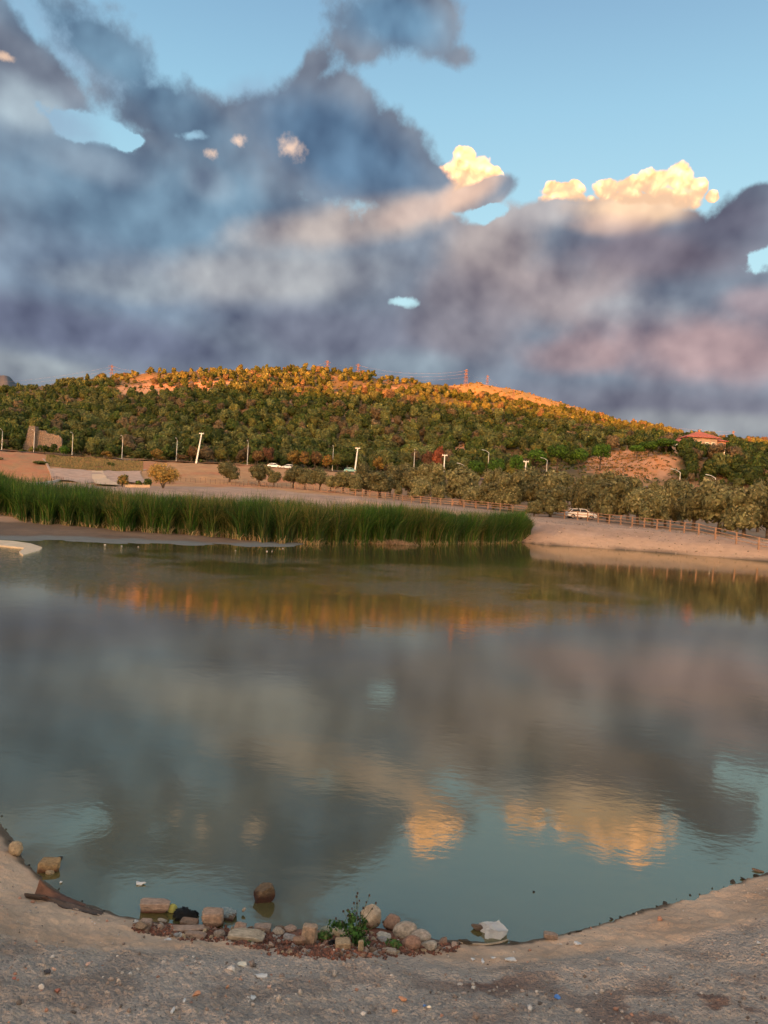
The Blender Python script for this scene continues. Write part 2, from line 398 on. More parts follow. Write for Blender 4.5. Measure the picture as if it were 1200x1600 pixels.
for _ in range(2): zg = blur(zg, 7, 1); zg = blur(zg, 5, 0)
def grid(u, Y):
    fu = np.clip((u - gu[0]) / (gu[1] - gu[0]), 0, len(gu) - 1.001); fy = np.clip((Y - gY[0]) / (gY[1] - gY[0]), 0, len(gY) - 1.001)
    i = fu.astype(int); j = fy.astype(int); a = fu - i; b = fy - j
    return (zg[j, i] * (1 - a) + zg[j, i + 1] * a) * (1 - b) + (zg[j + 1, i] * (1 - a) + zg[j + 1, i + 1] * a) * b

def G2(px, py): p = at_z(px, py, 0); return (p.x, p.y)
NEAR = [(0, 1272), (15, 1310), (35, 1350), (70, 1378), (105, 1405), (160, 1424), (205, 1438), (260, 1447), (330, 1447), (400, 1450), (450, 1452), (500, 1452), (560, 1450), (620, 1458), (680, 1472), (750, 1476), (800, 1475), (850, 1470), (880, 1463), (930, 1446), (1000, 1424), (1100, 1393), (1200, 1362)]
POND = [G2(*p) for p in NEAR] + [(8, 10.6), (20, 17.5), (46, 30), (60, 46), G2(1330, 888), G2(1200, 877.5), G2(1100, 869), G2(1000, 861), G2(900, 854.5), G2(850, 851.5),
        (9, 86), (-2, 82), (-5.5, 68), (-6, 54), G2(440, 855), G2(330, 853.5), G2(250, 851), G2(150, 848), G2(60, 845), G2(-60, 842), (-45, 36), (-40, 26), (-22, 22), (-7.5, 13)]
POND = np.array(POND)
def sdf(X, Y):
    """distance outside the pond, negative inside"""
    X = np.asarray(X, float); Y = np.asarray(Y, float)
    d = np.full(X.shape, 1e9); ins = np.zeros(X.shape, bool)
    n = len(POND)
    for i in range(n):
        ax, ay = POND[i]; bx, by = POND[(i + 1) % n]
        ex, ey = bx - ax, by - ay
        t = np.clip(((X - ax) * ex + (Y - ay) * ey) / (ex * ex + ey * ey), 0, 1)
        d = np.minimum(d, (X - ax - t * ex) ** 2 + (Y - ay - t * ey) ** 2)
        if ay != by:
            cnd = ((ay > Y) != (by > Y)) & (X < (bx - ax) * (Y - ay) / (by - ay) + ax)
            ins ^= cnd
    d = np.sqrt(d)
    return np.where(ins, -d, d)
RX = [-3000, -1400, -900, -689, -600, -480, -331, -202, 0, 500, 1400, 3000]
RZ = [110, 140, 156, 154, 142, 130, 128, 121, 116, 118, 108, 96]
def height(X, Y, fine=True):
    X = np.asarray(X, float); Y = np.asarray(Y, float)
    s = sdf(X, Y)
    Ysafe = np.maximum(Y, 1.0)
    u = X / Ysafe
    front_ = (Y > 78)
    zt = np.where(Y > 78, grid(u, Y), grid(u, np.full_like(Y, 80.0)))
    zt = np.where(Y < 30, 2.2 + (X * 0), zt)
    t = sstep(Y, 30, 60); zt = np.where((Y >= 30) & (Y < 80), 2.2 * (1 - t) + grid(u, np.full_like(Y, 80.0)) * t, zt)
    hillw = sstep(Y, 250, 300)
    zt = zt + hillw * (fbm(X / 38, Y / 38, 4, 3) * 5.0) + sstep(Y, 560, 600) * fbm(X / 12, Y / 12, 2, 8) * 2.5
    # ground outside the picture flattens
    # bank profile next to the water
    farleft = sstep(Y, 34, 42) * (1 - sstep(X + (Y - 60) * 0.2, 6, 14))
    wob = fbm(X / 1.7, Y / 1.7, 3, 5) * 0.28 * (1 - sstep(s, 0, 6)) * (Y < 34)
    pn = np.maximum(s, 0) * 0.34
    pf = np.where(s < 15, 0.022 * s, 0.33 + (s - 15) * 0.115)
    prof = pn * (1 - farleft) + np.maximum(pf, 0) * farleft
    z = np.where(s > 0, -np.logaddexp(-np.minimum(prof, 60) * 8, -np.minimum(zt, 500) * 8) / 8, 0)
    z = np.where(prof > zt + 3, zt, z)
    tt = sstep(Y, 105, 150); z = z * (1 - tt) + zt * tt
    under = np.maximum(s * 0.34, -1.6) * (1 - farleft) + np.maximum(s * 0.10, -1.2) * farleft
    z = np.where(s <= 0, under, z)
    # smooth rounding at the very edge and small relief
    if fine:
        r = np.hypot(X, Y)
        near = (1 - sstep(r, 14, 26))
        z = z + near * (fbm(X * 1.1, Y * 1.1, 3, 21) * 0.10 + fbm(X * 7, Y * 7, 4, 31, 0.6) * 0.034) * sstep(s, -0.3, 0.4)
        z = z + near * fbm(X * 26, Y * 26, 3, 41, 0.7) * 0.020 * sstep(s, 0.3, 1.4)
        z = z + sstep(Y, 36, 46) * (1 - sstep(Y, 90, 140)) * fbm(X / 1.8, Y / 1.8, 4, 51) * 0.09
        z = z + sstep(Y, 118, 140) * (1 - sstep(Y, 250, 300)) * fbm(X / 4, Y / 4, 4, 61) * 0.5 * (s > 6)
    # behind the crest, far hill, mountain and the ridge behind the viewer
    crest = grid(u, np.full_like(Y, 600.0))
    back = crest - (Y - 600) * 0.30
    z = np.where(Y > 600, np.maximum(back, 18) + fbm(X / 30, Y / 30, 3, 3) * 5.0, z)
    hx = np.interp(u, [-.25, 0.0, 0.06, 0.115, 0.175, 0.27, 0.33, 0.42, 0.6], [20, 120, 158, 166, 160, 137, 121, 80, 30])
    bell = np.exp(-((Y - 1020) / 190.0) ** 2)
    z = np.where(Y > 640, np.maximum(z, hx * bell + fbm(X / 60, Y / 60, 3, 9) * 4), z)
    z = np.where((Y > 3300), np.interp(u, [-1.2, -0.7, -0.535, -0.515, -0.495, -0.47, -0.3], [500, 560, 690, 660, 570, 430, 150]) * np.exp(-((Y - 5000) / 900.) ** 2) + fbm(X / 200, Y / 200, 5, 77) * 90, z)
    rz = np.interp(X, RX, RZ) + fbm(X / 60, Y * 0, 3, 13) * 4
    rb = np.where(Y < 0, rz * np.exp(-((Y + 700) / 260.0) ** 2), 0)
    z = np.where(Y < -5, np.maximum(z, rb), z)
    return z
def gz(x, y): return float(height(np.array([x]), np.array([y]))[0])
def on_ground(px, py, zmin=-9):
    """where the line of sight through a photo pixel meets the near ground or the water"""
    d = ray(px, py); ts = np.linspace(3.6, 10.5, 461)
    xs, ys, zs = d.x * ts, d.y * ts, CAM_Z + d.z * ts
    g = np.maximum(height(xs, ys), zmin)
    k = int(np.argmax(zs < g))
    return Vector((xs[k], ys[k], g[k]))

# one polar sheet, fine in front, coarse elsewhere, cut into ground, hillside, far hills
ang = np.concatenate([np.linspace(-36, 36, 560), np.linspace(36, 324, 110)[1:-1]])
ang = np.radians(ang)
rad = [0.4, 1.2, 2.0, 2.6, 3.0]
while rad[-1] < 12: rad.append(rad[-1] + 0.02 + 0.018 * max(0, (rad[-1] - 8) / 4))
while rad[-1] < 1500: rad.append(rad[-1] * 1.0135)
rad += [1800, 2300, 3000, 3600, 3900, 4200, 4500, 4700, 4900, 5100, 5400, 5800, 6400, 9000]
rad = np.array(rad)
AA, RR = np.meshgrid(ang, rad)
GX = RR * np.sin(AA); GY = RR * np.cos(AA)
GZ = height(GX, GY)
S_ = sdf(GX, GY)
def C3(a): return np.array(a)[None, None, :]
def mixc(a, b, t): return a * (1 - t[..., None]) + b * t[..., None]
n1 = fbm(GX / 2.2, GY / 2.2, 5, 101); n2 = fbm(GX / 9, GY / 9, 4, 111); n3 = fbm(GX * 2.5, GY * 2.5, 4, 121)
TAN = C3((0.45, 0.295, 0.20)); GREY = C3((0.45, 0.345, 0.28)); DRYG = C3((0.38, 0.215, 0.105)); ORSOIL = C3((0.38, 0.155, 0.075)); CONC = C3((0.34, 0.235, 0.18)); MUD = C3((0.135, 0.090, 0.062)); WET = C3((0.13, 0.14, 0.14)); RED = C3((0.16, 0.062, 0.038))
gc = np.ones(GX.shape + (3,)) * GREY
gc = mixc(gc, C3((0.30, 0.215, 0.17)), sstep(n3, 0.0, 0.35) * 0.7)
# silt band by the near water
bw = np.interp(GX, [-4.5, -2.6, -1.5, 0, 1.2, 2.5, 5], [1.9, 1.1, .75, .42, .5, .75, 1.1])
siltw = (1 - sstep(S_ + n1 * 0.35, bw, bw + 0.22)) * (GY < 30)
gc = mixc(gc, TAN * (1 + 0.35 * n3[..., None]), siltw)
gc = mixc(gc, C3((0.085, 0.06, 0.04)), (1 - sstep(S_ + n3 * 0.10, 0.02, 0.09)) * (GY < 30) * 0.95)
# dirty line where silt meets gravel
gc = mixc(gc, C3((0.20, 0.15, 0.10)), np.exp(-((S_ + n1 * 0.35 - bw - 0.2) / 0.10) ** 2) * (GY < 30) * sstep(n2, -0.3, 0.2) * 0.5)
# red-brown soil under the rubble and at the lower right
rb1 = G2(230, 1450); rb2 = G2(690, 1485)
rw = np.interp(GX, [-2.0, -1.2, -.8, -.3, .35, .55], [.16, .22, .38, .42, .36, .2])
rub = sstep(GX, rb1[0] - .1, rb1[0] + .3) * (1 - sstep(GX, rb2[0] - .2, rb2[0] + .05)) * (1 - sstep(S_ + n3 * 0.10, rw, rw + .06)) * (GY < 9)
gc = mixc(gc, RED * 1.1, rub * 0.9)
lr = np.exp(-(((GX - 2.35) / 0.9) ** 2 + ((GY - 4.6) / 0.55) ** 2)) * sstep(n3 + n1 * .4, 0.06, 0.25)
gc = mixc(gc, RED, lr * 0.75)
lr2 = np.exp(-(((GX - 0.95) / 0.35) ** 2 + ((GY - 5.3) / 0.2) ** 2)) * sstep(n3, 0.05, 0.25)
gc = mixc(gc, RED, lr2 * 0.7)
# far shore
far = sstep(GY, 30, 40)
fc = np.ones(GX.shape + (3,)) * CONC * (1 + 0.25 * n1[..., None] + .35 * fbm(S_ * 1.1 + n1 * .4, GX / 7, 4, 141)[..., None])
fc = mixc(fc, TAN * 1.02, (1 - sstep(GZ + n1 * 0.15, 0.9, 1.15)) * (GX > 6))
fc = mixc(fc, DRYG * (1 + .3 * n1[..., None]), sstep(GY + n2 * 10, 128, 140))
fc = mixc(fc, ORSOIL, sstep(n2, 0.0, 0.35) * sstep(GY, 135, 150) * 0.75)
fc = mixc(fc, ORSOIL * 1.05, (1 - sstep(GX / np.maximum(GY, 1) + n1 * .02, -.455, -.44)) * sstep(GY, 150, 185) * sstep(n1, -.3, .1) * .85)
fc = mixc(fc, MUD * (1 + .4 * n1[..., None]), (1 - sstep(GX + (GY - 60) * 0.2, 4, 8)) * (1 - sstep(S_, 13, 17)))
fc = mixc(fc, WET, (1 - sstep(GX, 0, 4)) * (1 - sstep(S_ + n1 * 1.5, 2.2, 3.4)))
fc = mixc(fc, C3((0.05, 0.04, 0.03)), (1 - sstep(S_, 0.05, 0.35)) * (GX > 8) * 0.9)
fc = fc * C3((.80, .78, .76))
gc = mixc(gc, fc, far)
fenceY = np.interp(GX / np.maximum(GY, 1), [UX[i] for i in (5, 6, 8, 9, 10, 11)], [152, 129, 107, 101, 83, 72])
gc = mixc(gc, C3((0.15, 0.10, 0.06)) * (1 + .4 * n1[..., None]), sstep(GY - fenceY, 1.5, 7) * (GX / np.maximum(GY, 1) > UX[6]) * (GY < 240) * (GY > 40) * .8)  # grove floor: leaf litter, with the shade beneath the olives painted into the colour
# hillside soil: ochre grass with pinkish bare patches
UU = GX / np.maximum(GY, 1)
hs = mixc(np.ones(GX.shape + (3,)) * C3((0.085, 0.065, 0.030)), C3((0.17, 0.10, 0.055)), sstep(n2, 0.0, 0.4))
RT = np.array(RM.transposed())
Dp = np.stack([GX, GY, GZ - CAM_Z], -1) @ RT.T
with np.errstate(all='ignore'):
    QX = 600 + F * Dp[..., 0] / -Dp[..., 2]; QY = 800 - F * Dp[..., 1] / -Dp[..., 2]
CLEAR = ((270, 606, 95, 7), (215, 612, 50, 6), (628, 657, 46, 4.5), (722, 700, 10, 8), (712, 712, 7, 12), (985, 726, 72, 24), (88, 630, 10, 4), (106, 686, 14, 8), (150, 606, 30, 4),
         (455, 625, 18, 5), (505, 628, 12, 4), (590, 608, 40, 4), (350, 600, 60, 5))
bare = np.zeros(GX.shape)
for cx, cy, a, b in CLEAR: bare = np.maximum(bare, 1 - sstep(np.sqrt(((QX - cx) / a) ** 2 + ((QY - cy) / b) ** 2) + n1 * .5, .8, 1.15))
bare = np.where((GY > 245) & (GY < 620), bare, 0)
hs = mixc(hs, C3((0.33, 0.18, 0.105)), bare)
hs = mixc(hs, C3((0.34, 0.15, 0.06)), bare * sstep(QX, 880, 920) * (QY > 690) * sstep(n1, -.2, .3))
hs = mixc(hs, C3((0.20, 0.13, 0.055)), sstep(GY, 640, 700))
hs = mixc(hs, C3((0.10, 0.10, 0.04)), sstep(fbm(GX / 14, GY / 14, 4, 131), 0.05, 0.3) * sstep(GY, 700, 800) * 0.7)
hs = mixc(hs, C3((0.045, 0.06, 0.08)), sstep(GY, 3000, 3300))
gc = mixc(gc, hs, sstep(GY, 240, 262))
grav = (1 - siltw) * (GY < 25) * 1.0 * (1 - rub * .6) + 0.0
# road strip (asphalt) carried by the terrain at the foot of the hill
nr, na = GX.shape
idx = np.arange(nr * na).reshape(nr, na)
q = np.stack([idx[:-1, :], np.roll(idx[:-1, :], -1, 1), np.roll(idx[1:, :], -1, 1), idx[1:, :]], -1)   # wraps round
V = np.stack([GX, GY, GZ], -1).reshape(-1, 3); GC = np.clip(gc, 0, 1).reshape(-1, 3); GV = np.clip(grav, 0, 1).reshape(-1)
def sheet(name, i0, i1, label=None, centre=False):
    qq = q[i0:i1].reshape(-1, 4)[:, ::-1]
    a0, a1 = i0 * na, (i1 + 1) * na
    v = V[a0:a1]; qq = qq - a0
    fs = [qq]
    cc = GC[a0:a1]; g_ = GV[a0:a1]
    if centre:
        v = np.vstack([v, [[0, 0, 2.2]]]); cc = np.vstack([cc, cc[:1]]); g_ = np.append(g_, 1)
        k = len(v) - 1; fs.append(np.array([[k, (j + 1) % na, j] for j in range(na)]))
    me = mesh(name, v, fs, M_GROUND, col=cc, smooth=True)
    at = me.attributes.new('grav', 'FLOAT', 'POINT'); at.data.foreach_set('value', g_.astype(np.float32))
    o = link(name, me); tag(o, kind='structure'); return o
i1 = int(np.searchsorted(rad, 250)); i2 = int(np.searchsorted(rad, 720)); i3 = int(np.searchsorted(rad, 2000))
sheet('ground', 0, i1, centre=True); sheet('hillside', i1, i2); sheet('far_hill', i2, i3); sheet('mountain', i3, nr - 1)

# ------------------------------------------------------------------ water
def water_mat():
    m_, t, out = material('pond_water')
    co = t.n('ShaderNodeTexCoord').outputs['Object']
    sp = t.n('ShaderNodeSeparateXYZ', {0: co})
    big = t.noise(co, 0.06, 3, 0.5)
    calm = t.ss(big, 0.42, 0.62)
    yy = sp.outputs[1]
    band = t.m('MULTIPLY', t.ss(yy, 24, 34), t.ss(yy, 50, 40))           # breeze patch across the pond
    band = t.m('MULTIPLY', band, t.ss(sp.outputs[0], 14, 6))
    band = t.m('MULTIPLY', band, t.ss(t.noise(co, 0.09, 3, 0.6), 0.36, 0.58))
    st = t.vm('MULTIPLY', co, (0.8, 1.0, 1.0))
    r1 = t.noise(st, 1.6, 3, 0.55, 0.6)
    r2 = t.noise(st, 6.5, 4, 0.55, 0.4)
    r3 = t.noise(t.vm('MULTIPLY', co, (1.0, 2.2, 1.0)), 3.2, 2, 0.5, 0.3)
    hgt = t.m('ADD', t.m('MULTIPLY', r1, t.ss(yy, 10, 50, 0.0020, 0.0008)), t.m('MULTIPLY', r2, t.m('MULTIPLY', t.ss(yy, 8, 50, 1.0, 0.25), t.m('ADD', 0.0007, t.m('MULTIPLY', calm, 0.0007)))))
    hgt = t.m('ADD', hgt, t.m('MULTIPLY', r3, t.m('ADD', 0.0006, t.m('MULTIPLY', band, 0.016))))
    bn = t.n('ShaderNodeBump', {'Height': hgt, 'Strength': 1.0, 'Distance': 1.0})
    murk = t.mix(t.ss(t.noise(co, 0.25, 4, 0.6), 0.35, 0.65), (0.078, 0.064, 0.022), (0.056, 0.052, 0.025))
    df = t.n('ShaderNodeBsdfDiffuse', {'Color': murk})
    gl = t.n('ShaderNodeBsdfGlossy', {'Color': (0.96, 0.93, 0.82, 1), 'Roughness': 0.05, 'Normal': bn.outputs[0]})
    fr = t.n('ShaderNodeFresnel', {'IOR': 1.65, 'Normal': bn.outputs[0]}).outputs[0]
    fac = t.m('ADD', t.m('MULTIPLY', fr, 0.84), 0.11, clamp=True)
    mx = t.n('ShaderNodeMixShader', {0: fac, 1: df.outputs[0], 2: gl.outputs[0]})
    t.t.links.new(mx.outputs[0], out.inputs[0])
    return m_
M_WATER = water_mat()
wv = np.array([(-60, 3, 0), (80, 3, 0), (80, 100, 0), (-60, 100, 0)], float)
tag(link('water', mesh('water', wv, np.array([[0, 1, 2, 3]]), M_WATER)), kind='structure')


C.cycles.max_bounces = 5; C.cycles.diffuse_bounces = 2; C.cycles.glossy_bounces = 3; C.cycles.transmission_bounces = 3; C.cycles.transparent_max_bounces = 4
C.cycles.sample_clamp_indirect = 4.0

# ------------------------------------------------------------------ foliage builder
def leaf_cloud(r, lobes, n, size, cols, jitter=0.35, shell=(0.62, 1.06), droop=0.0, aspect=1.8, lowcut=-0.75, cvar=(0.7, 1.35)):
    """n leaf-clump quads spread through the outer volume of the lobes; per-leaf colours"""
    lobes = np.array(lobes, float)                       # cx cy cz rx ry rz
    wgt = lobes[:, 3] * lobes[:, 5]; wgt = wgt / wgt.sum()
    k = r.choice(len(lobes), n, p=wgt)
    d = r.normal(size=(n, 3)); d /= np.linalg.norm(d, axis=1)[:, None]
    d[:, 2] = np.where(d[:, 2] < lowcut, -d[:, 2] * 0.6, d[:, 2])
    rr = r.uniform(*shell, n)
    p = lobes[k, :3] + d * lobes[k, 3:] * rr[:, None]
    nrm = d + r.normal(size=(n, 3)) * jitter; nrm /= np.linalg.norm(nrm, axis=1)[:, None]
    up = r.normal(size=(n, 3)); up[:, 2] += 0.6
    a = np.cross(nrm, up); a /= np.linalg.norm(a, axis=1)[:, None] + 1e-9
    b = np.cross(nrm, a)
    sz = size * r.uniform(0.55, 1.3, n)[:, None]
    h1 = a * sz * aspect * 0.5; h2 = b * sz * 0.5
    v = np.stack([p - h1, p - h2 * 1.0, p + h1, p + h2], 1).reshape(-1, 3)
    f = np.arange(n * 4).reshape(n, 4)
    cols = np.array(cols, float)
    base = cols[r.integers(0, len(cols), n)]
    lob = r.uniform(0.8, 1.2, len(lobes))[k]
    cc = base * (lob * r.uniform(*cvar, n))[:, None]
    return v, f, np.repeat(cc, 4, 0)
_b = bmesh.new(); bmesh.ops.create_icosphere(_b, subdivisions=1, radius=1)
ICO_V = np.array([p.co[:] for p in _b.verts]); ICO_F = np.array([[q_.index for q_ in fc_.verts] for fc_ in _b.faces]); _b.free()
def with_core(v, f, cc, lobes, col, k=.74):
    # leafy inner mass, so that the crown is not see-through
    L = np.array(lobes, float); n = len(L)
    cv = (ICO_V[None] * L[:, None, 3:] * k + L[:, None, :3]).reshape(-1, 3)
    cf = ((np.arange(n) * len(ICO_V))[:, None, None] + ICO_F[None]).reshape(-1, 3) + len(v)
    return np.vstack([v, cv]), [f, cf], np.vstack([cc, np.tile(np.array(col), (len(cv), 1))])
def lobes_round(r, n, R, H, base, spread=0.6, small=(0.35, 0.6)):
    out = [(0, 0, base + H * 0.5, R * 0.72, R * 0.72, H * 0.42)]
    for i in range(n):
        t = r.uniform(0, 2 * math.pi); q_ = r.uniform(0.35, 1) * spread * R; zz = base + H * r.uniform(0.22, 0.86)
        k = r.uniform(*small)
        out.append((math.cos(t) * q_, math.sin(t) * q_, zz, R * k, R * k, H * k * 0.55))
    return out
OLIVE = [(0.092, 0.108, 0.036), (0.074, 0.090, 0.028), (0.125, 0.132, 0.050), (0.058, 0.068, 0.022)]
OLIVN = [tuple(1.3 * q_ for q_ in c_) for c_ in [(0.112, 0.105, 0.046), (0.092, 0.090, 0.038), (0.150, 0.132, 0.062), (0.075, 0.070, 0.028)]]
OAK = [(0.032, 0.054, 0.010), (0.046, 0.070, 0.014), (0.022, 0.038, 0.008), (0.068, 0.076, 0.018)]
YGREEN = [(0.115, 0.120, 0.030), (0.090, 0.105, 0.028), (0.130, 0.115, 0.030)]
RUST = [(0.135, 0.072, 0.030), (0.110, 0.060, 0.030), (0.150, 0.100, 0.035), (0.09, 0.06, 0.028)]
BROWNG = [(0.105, 0.075, 0.045), (0.085, 0.066, 0.038), (0.115, 0.090, 0.050)]
GOLD = [(0.210, 0.130, 0.030), (0.170, 0.110, 0.030), (0.120, 0.095, 0.030)]
PINE = [(0.045, 0.100, 0.012), (0.060, 0.130, 0.015), (0.030, 0.068, 0.009)]
def forked_trunk(r, h, spread, r0, nbr=3, lean=0.15):
    mb = MB()
    fk = h * 0.38
    x0 = r.uniform(-lean, lean)
    mb.path([(0, 0, -0.6), (x0 * .4, 0, fk * .5), (x0, 0, fk)], [r0 * 1.25, r0, r0 * .85], 7)
    for i in range(nbr):
        t = 2 * math.pi * (i + r.uniform(-.2, .2)) / nbr
        q_ = spread * r.uniform(.5, .9)
        mb.path([(x0, 0, fk * .92), (x0 + math.cos(t) * q_ * .45, math.sin(t) * q_ * .45, fk + (h - fk) * .4), (x0 + math.cos(t) * q_, math.sin(t) * q_, h * r.uniform(.8, 1.0))], [r0 * .7, r0 * .5, r0 * .2], 5)
    return mb
def mk_tree(name, seed, R, H, base, nleaf, leaf, cols, nl=9, small=(0.35, 0.6), r0=0.16, spread=.6):
    """mesh pair (trunk, crown) of total height H, crown radius R"""
    r = np.random.default_rng(seed)
    lobes = lobes_round(r, nl, R, H - base, base, spread, small)
    v, f, cc = leaf_cloud(r, lobes, nleaf, leaf, cols)
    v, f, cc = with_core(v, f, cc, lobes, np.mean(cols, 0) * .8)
    crown = mesh('crown', v, f, M_FOL, col=cc)
    trunk = forked_trunk(r, base + (H - base) * .55, R * .6, r0).make('trunk', M_BARK, smooth=True)
    return dict(trunk=trunk, crown=crown, H=H, R=R)
def put_tree(kind, name, label, cat, group, x, y, z, H, wid, rz=0.0):
    k = kind
    t = thing(name, label, cat, (x, y, z), rz, group)
    t.scale = (wid / (2 * k['R']), wid / (2 * k['R']), H / k['H'])
    link('trunk', k['trunk'], t); link('crown', k['crown'], t)
    return t
def col_x(px, py, Y): return at_y(px, py, Y).x
def tree_px(kind, name, label, cat, group, px, ytop, Y, wpx, rz=None, zoff=0.0):
    p = at_y(px, ytop, Y); z = gz(p.x, Y) + zoff
    return put_tree(kind, name, label, cat, group, p.x, Y, z, max(p.z - z, 1.0), wpx * Y / F, random.uniform(0, 6.28) if rz is None else rz)

# ------------------------------------------------------------------ olive trees along the far shore
olb = [mk_tree('olive', 160 + i, 2.2, 3.8, 0.05, 3200, 0.19, OLIVN, nl=15, small=(.28, .46), r0=.17) for i in range(4)]
ol = [mk_tree('olive', 100 + i, 2.2, 3.8, 0.45, 2600, 0.20, OLIVN if i % 3 else [tuple(np.array(c_) * 0.85) for c_ in OLIVN], nl=12, small=(.28, .5), r0=.17) for i in range(6)]
olp = [mk_tree('olive', 140 + i, 2.2, 3.8, 0.4, 2600, 0.20, [tuple(np.array(c_) * 1.1) for c_ in OLIVN], nl=12, small=(.28, .5), r0=.17) for i in range(2)]
OG = 'olive trees behind the shore fence'
OT = [  # px, ytop, Y, width, kind, label
    (360, 722, 171, 29, 0, 'small round olive tree standing alone on the dry slope, leftmost along the fence'),
    (406, 725, 168, 27, 1, 'round olive tree with a rusty tinge, second along the shore fence from the left'),
    (429, 735, 167, 19, 2, 'smallest dark olive with a forked trunk below the parked white cars'),
    (459, 727, 160, 26, 3, 'olive tree in front of the parked silver car, its crown touching the next olive'),
    (478, 730, 158, 22, 4, 'narrow olive tree squeezed between two rounder olives below the road'),
    (501, 730, 152, 27, 5, 'dark olive with a thick black trunk near the middle of the small olive row'),
    (518, 741, 150, 19, 6, 'pale thin-crowned olive between a dark olive and a broad green one'),
    (538, 736, 146, 27, 1, 'broad olive tree directly below the parked teal car'),
    (556, 740, 145, 20, 7, 'pale olive crowding the right side of the broad olive below the teal car'),
    (574, 724, 148, 29, 0, 'tall olive on a long bare trunk just right of the short white utility pole'),
    (596, 738, 132, 42, 2, 'large rounded olive with its crown almost touching the fence rails'),
    (624, 754, 130, 13, 3, 'tiny dark tree on a short stout trunk under the larger olives'),
    (660, 745, 124, 34, 6, 'pale bushy olive standing just above the fence, left of a smaller grey one'),
    (685, 755, 122, 22, 5, 'small grey-green olive bush on the right of the pale bushy olive by the fence'),
    (640, 727, 150, 42, 4, 'spreading olive behind the tiny dark tree'),
    (674, 722, 148, 44, 1, 'wide olive crown behind the small grey bush, below the white T-topped pole'),
    (723, 728, 126, 50, 7, 'big silvery olive with a lumpy crown leaning over the fence'),
    (745, 757, 116, 38, 6, 'low silvery olive in front of the big lumpy silver one'),
    (773, 752, 114, 40, 2, 'yellow-brown tinged olive beside the low silvery one'),
    (800, 738, 112, 46, 0, 'dark olive on a thin black trunk behind the fence'),
    (832, 730, 116, 60, 1, 'very wide olive crown under the short white T-topped pole'),
    (865, 733, 112, 52, 3, 'tall olive behind the warm brown one'),
    (836, 781, 100, 26, 7, 'small pale olive sapling bush right against the fence posts'),
    (863, 758, 102, 48, 4, 'warm brown-green olive reaching down to the fence left of the white car'),
    (912, 742, 104, 36, 5, 'dark reddish olive shading the stony bank beside the white car'),
    (955, 743, 98, 62, 0, 'broad dark olive just right of the white car'),
    (1000, 758, 95, 52, 6, 'spreading pale olive to the right of the broad dark olive'),
    (1044, 752, 94, 42, 2, 'olive with a low crown under the street lamp on the right'),
    (1022, 768, 90, 42, 7, 'low olive crown above the fence, in front of the lamp-side olive'),
    (1088, 756, 90, 56, 3, 'olive with a forked black trunk in the thick of the right-hand grove'),
    (1128, 750, 88, 66, 1, 'largest olive at the right, with a tall domed crown above the fence'),
    (1168, 760, 84, 58, 4, 'dense brownish olive next to the largest one on the right'),
    (1203, 772, 84, 46, 5, 'olive cut off by the right edge of the picture'),
    (1190, 748, 104, 46, 0, 'dark olive standing behind the rightmost trees of the grove'),
    (940, 735, 118, 46, 1, 'olive crown showing behind the broad dark olive'),
    (985, 744, 112, 48, 3, 'olive crown filling the gap behind the spreading pale olive'),
    (1070, 748, 110, 50, 2, 'olive crown behind the forked-trunk olive'),
    (770, 733, 140, 34, 4, 'olive crown behind the dark thin-trunked olive'),
    (612, 728, 150, 34, 3, 'olive crown behind the large rounded olive at the fence'),
]
for px, yt, Y_, wp, k, lab in OT:
    kd = ol[k % 6] if k < 6 else olp[k - 6]
    if px > 700 and k < 6: kd = olb[k % 4]
    tree_px(kd, 'olive_tree', lab, 'olive tree', OG, px, yt, Y_, wp * (1.32 if px > 600 else 1.5))

def gtx(px):
    for lim, tx in ((660, 'above the big rounded olive at the fence'), (720, 'below the white T-topped pole'), (780, 'below the tallest street lamp'), (840, 'below the short T-topped pole'), (900, 'below the tall round pine'), (960, 'behind the white car by the fence'), (1030, 'below the rocky terrace'), (1090, 'by the lamp under the villa'), (1150, 'behind the largest right-hand olive')):
        if px < lim: return tx
    return 'at the right edge'
# back olives in the flat ground before the road on the right side
for i in range(44):
    px = random.uniform(600, 1215); Y_ = random.uniform(150, 225)
    x = col_x(px, 740, Y_)
    z = gz(x, Y_)
    put_tree(olb[i % 4], 'olive_tree', 'olive tree deep in the grove, ' + gtx(px), 'olive tree', 'olive trees deep in the grove, ' + gtx(px), x, Y_, z, random.uniform(3.6, 5.2), random.uniform(4, 6), random.uniform(0, 6))

# ------------------------------------------------------------------ stone pines
def mk_pine(seed):
    r = np.random.default_rng(seed)
    lobes = [(0, 0, 4.2, 2.1, 2.1, 1.7)]
    for i in range(14):
        t = r.uniform(0, 6.28); zz = r.uniform(3.3, 5.2); q_ = 1.5 * math.sqrt(max(0.1, 1 - ((zz - 4.1) / 1.9) ** 2))
        lobes.append((math.cos(t) * q_, math.sin(t) * q_, zz, .75, .75, .6))
    v, f, cc = leaf_cloud(r, lobes, 1700, 0.30, PINE, shell=(.8, 1.03), aspect=1.2)
    tr = MB(); tr.path([(0, 0, -.6), (.05, 0, 1.5), (0, .05, 3.4)], [.2, .16, .1], 7)
    for i in range(5):
        t = i * 1.26; tr.bar((0, 0, 2.2), (math.cos(t) * 1.2, math.sin(t) * 1.2, 3.6), .08, .03, 5)
    return dict(trunk=tr.make('trunk', M_BARK, smooth=True), crown=mesh('crown', v, f, M_FOL, col=cc), H=5.9, R=2.25)
pines = [mk_pine(7), mk_pine(8)]
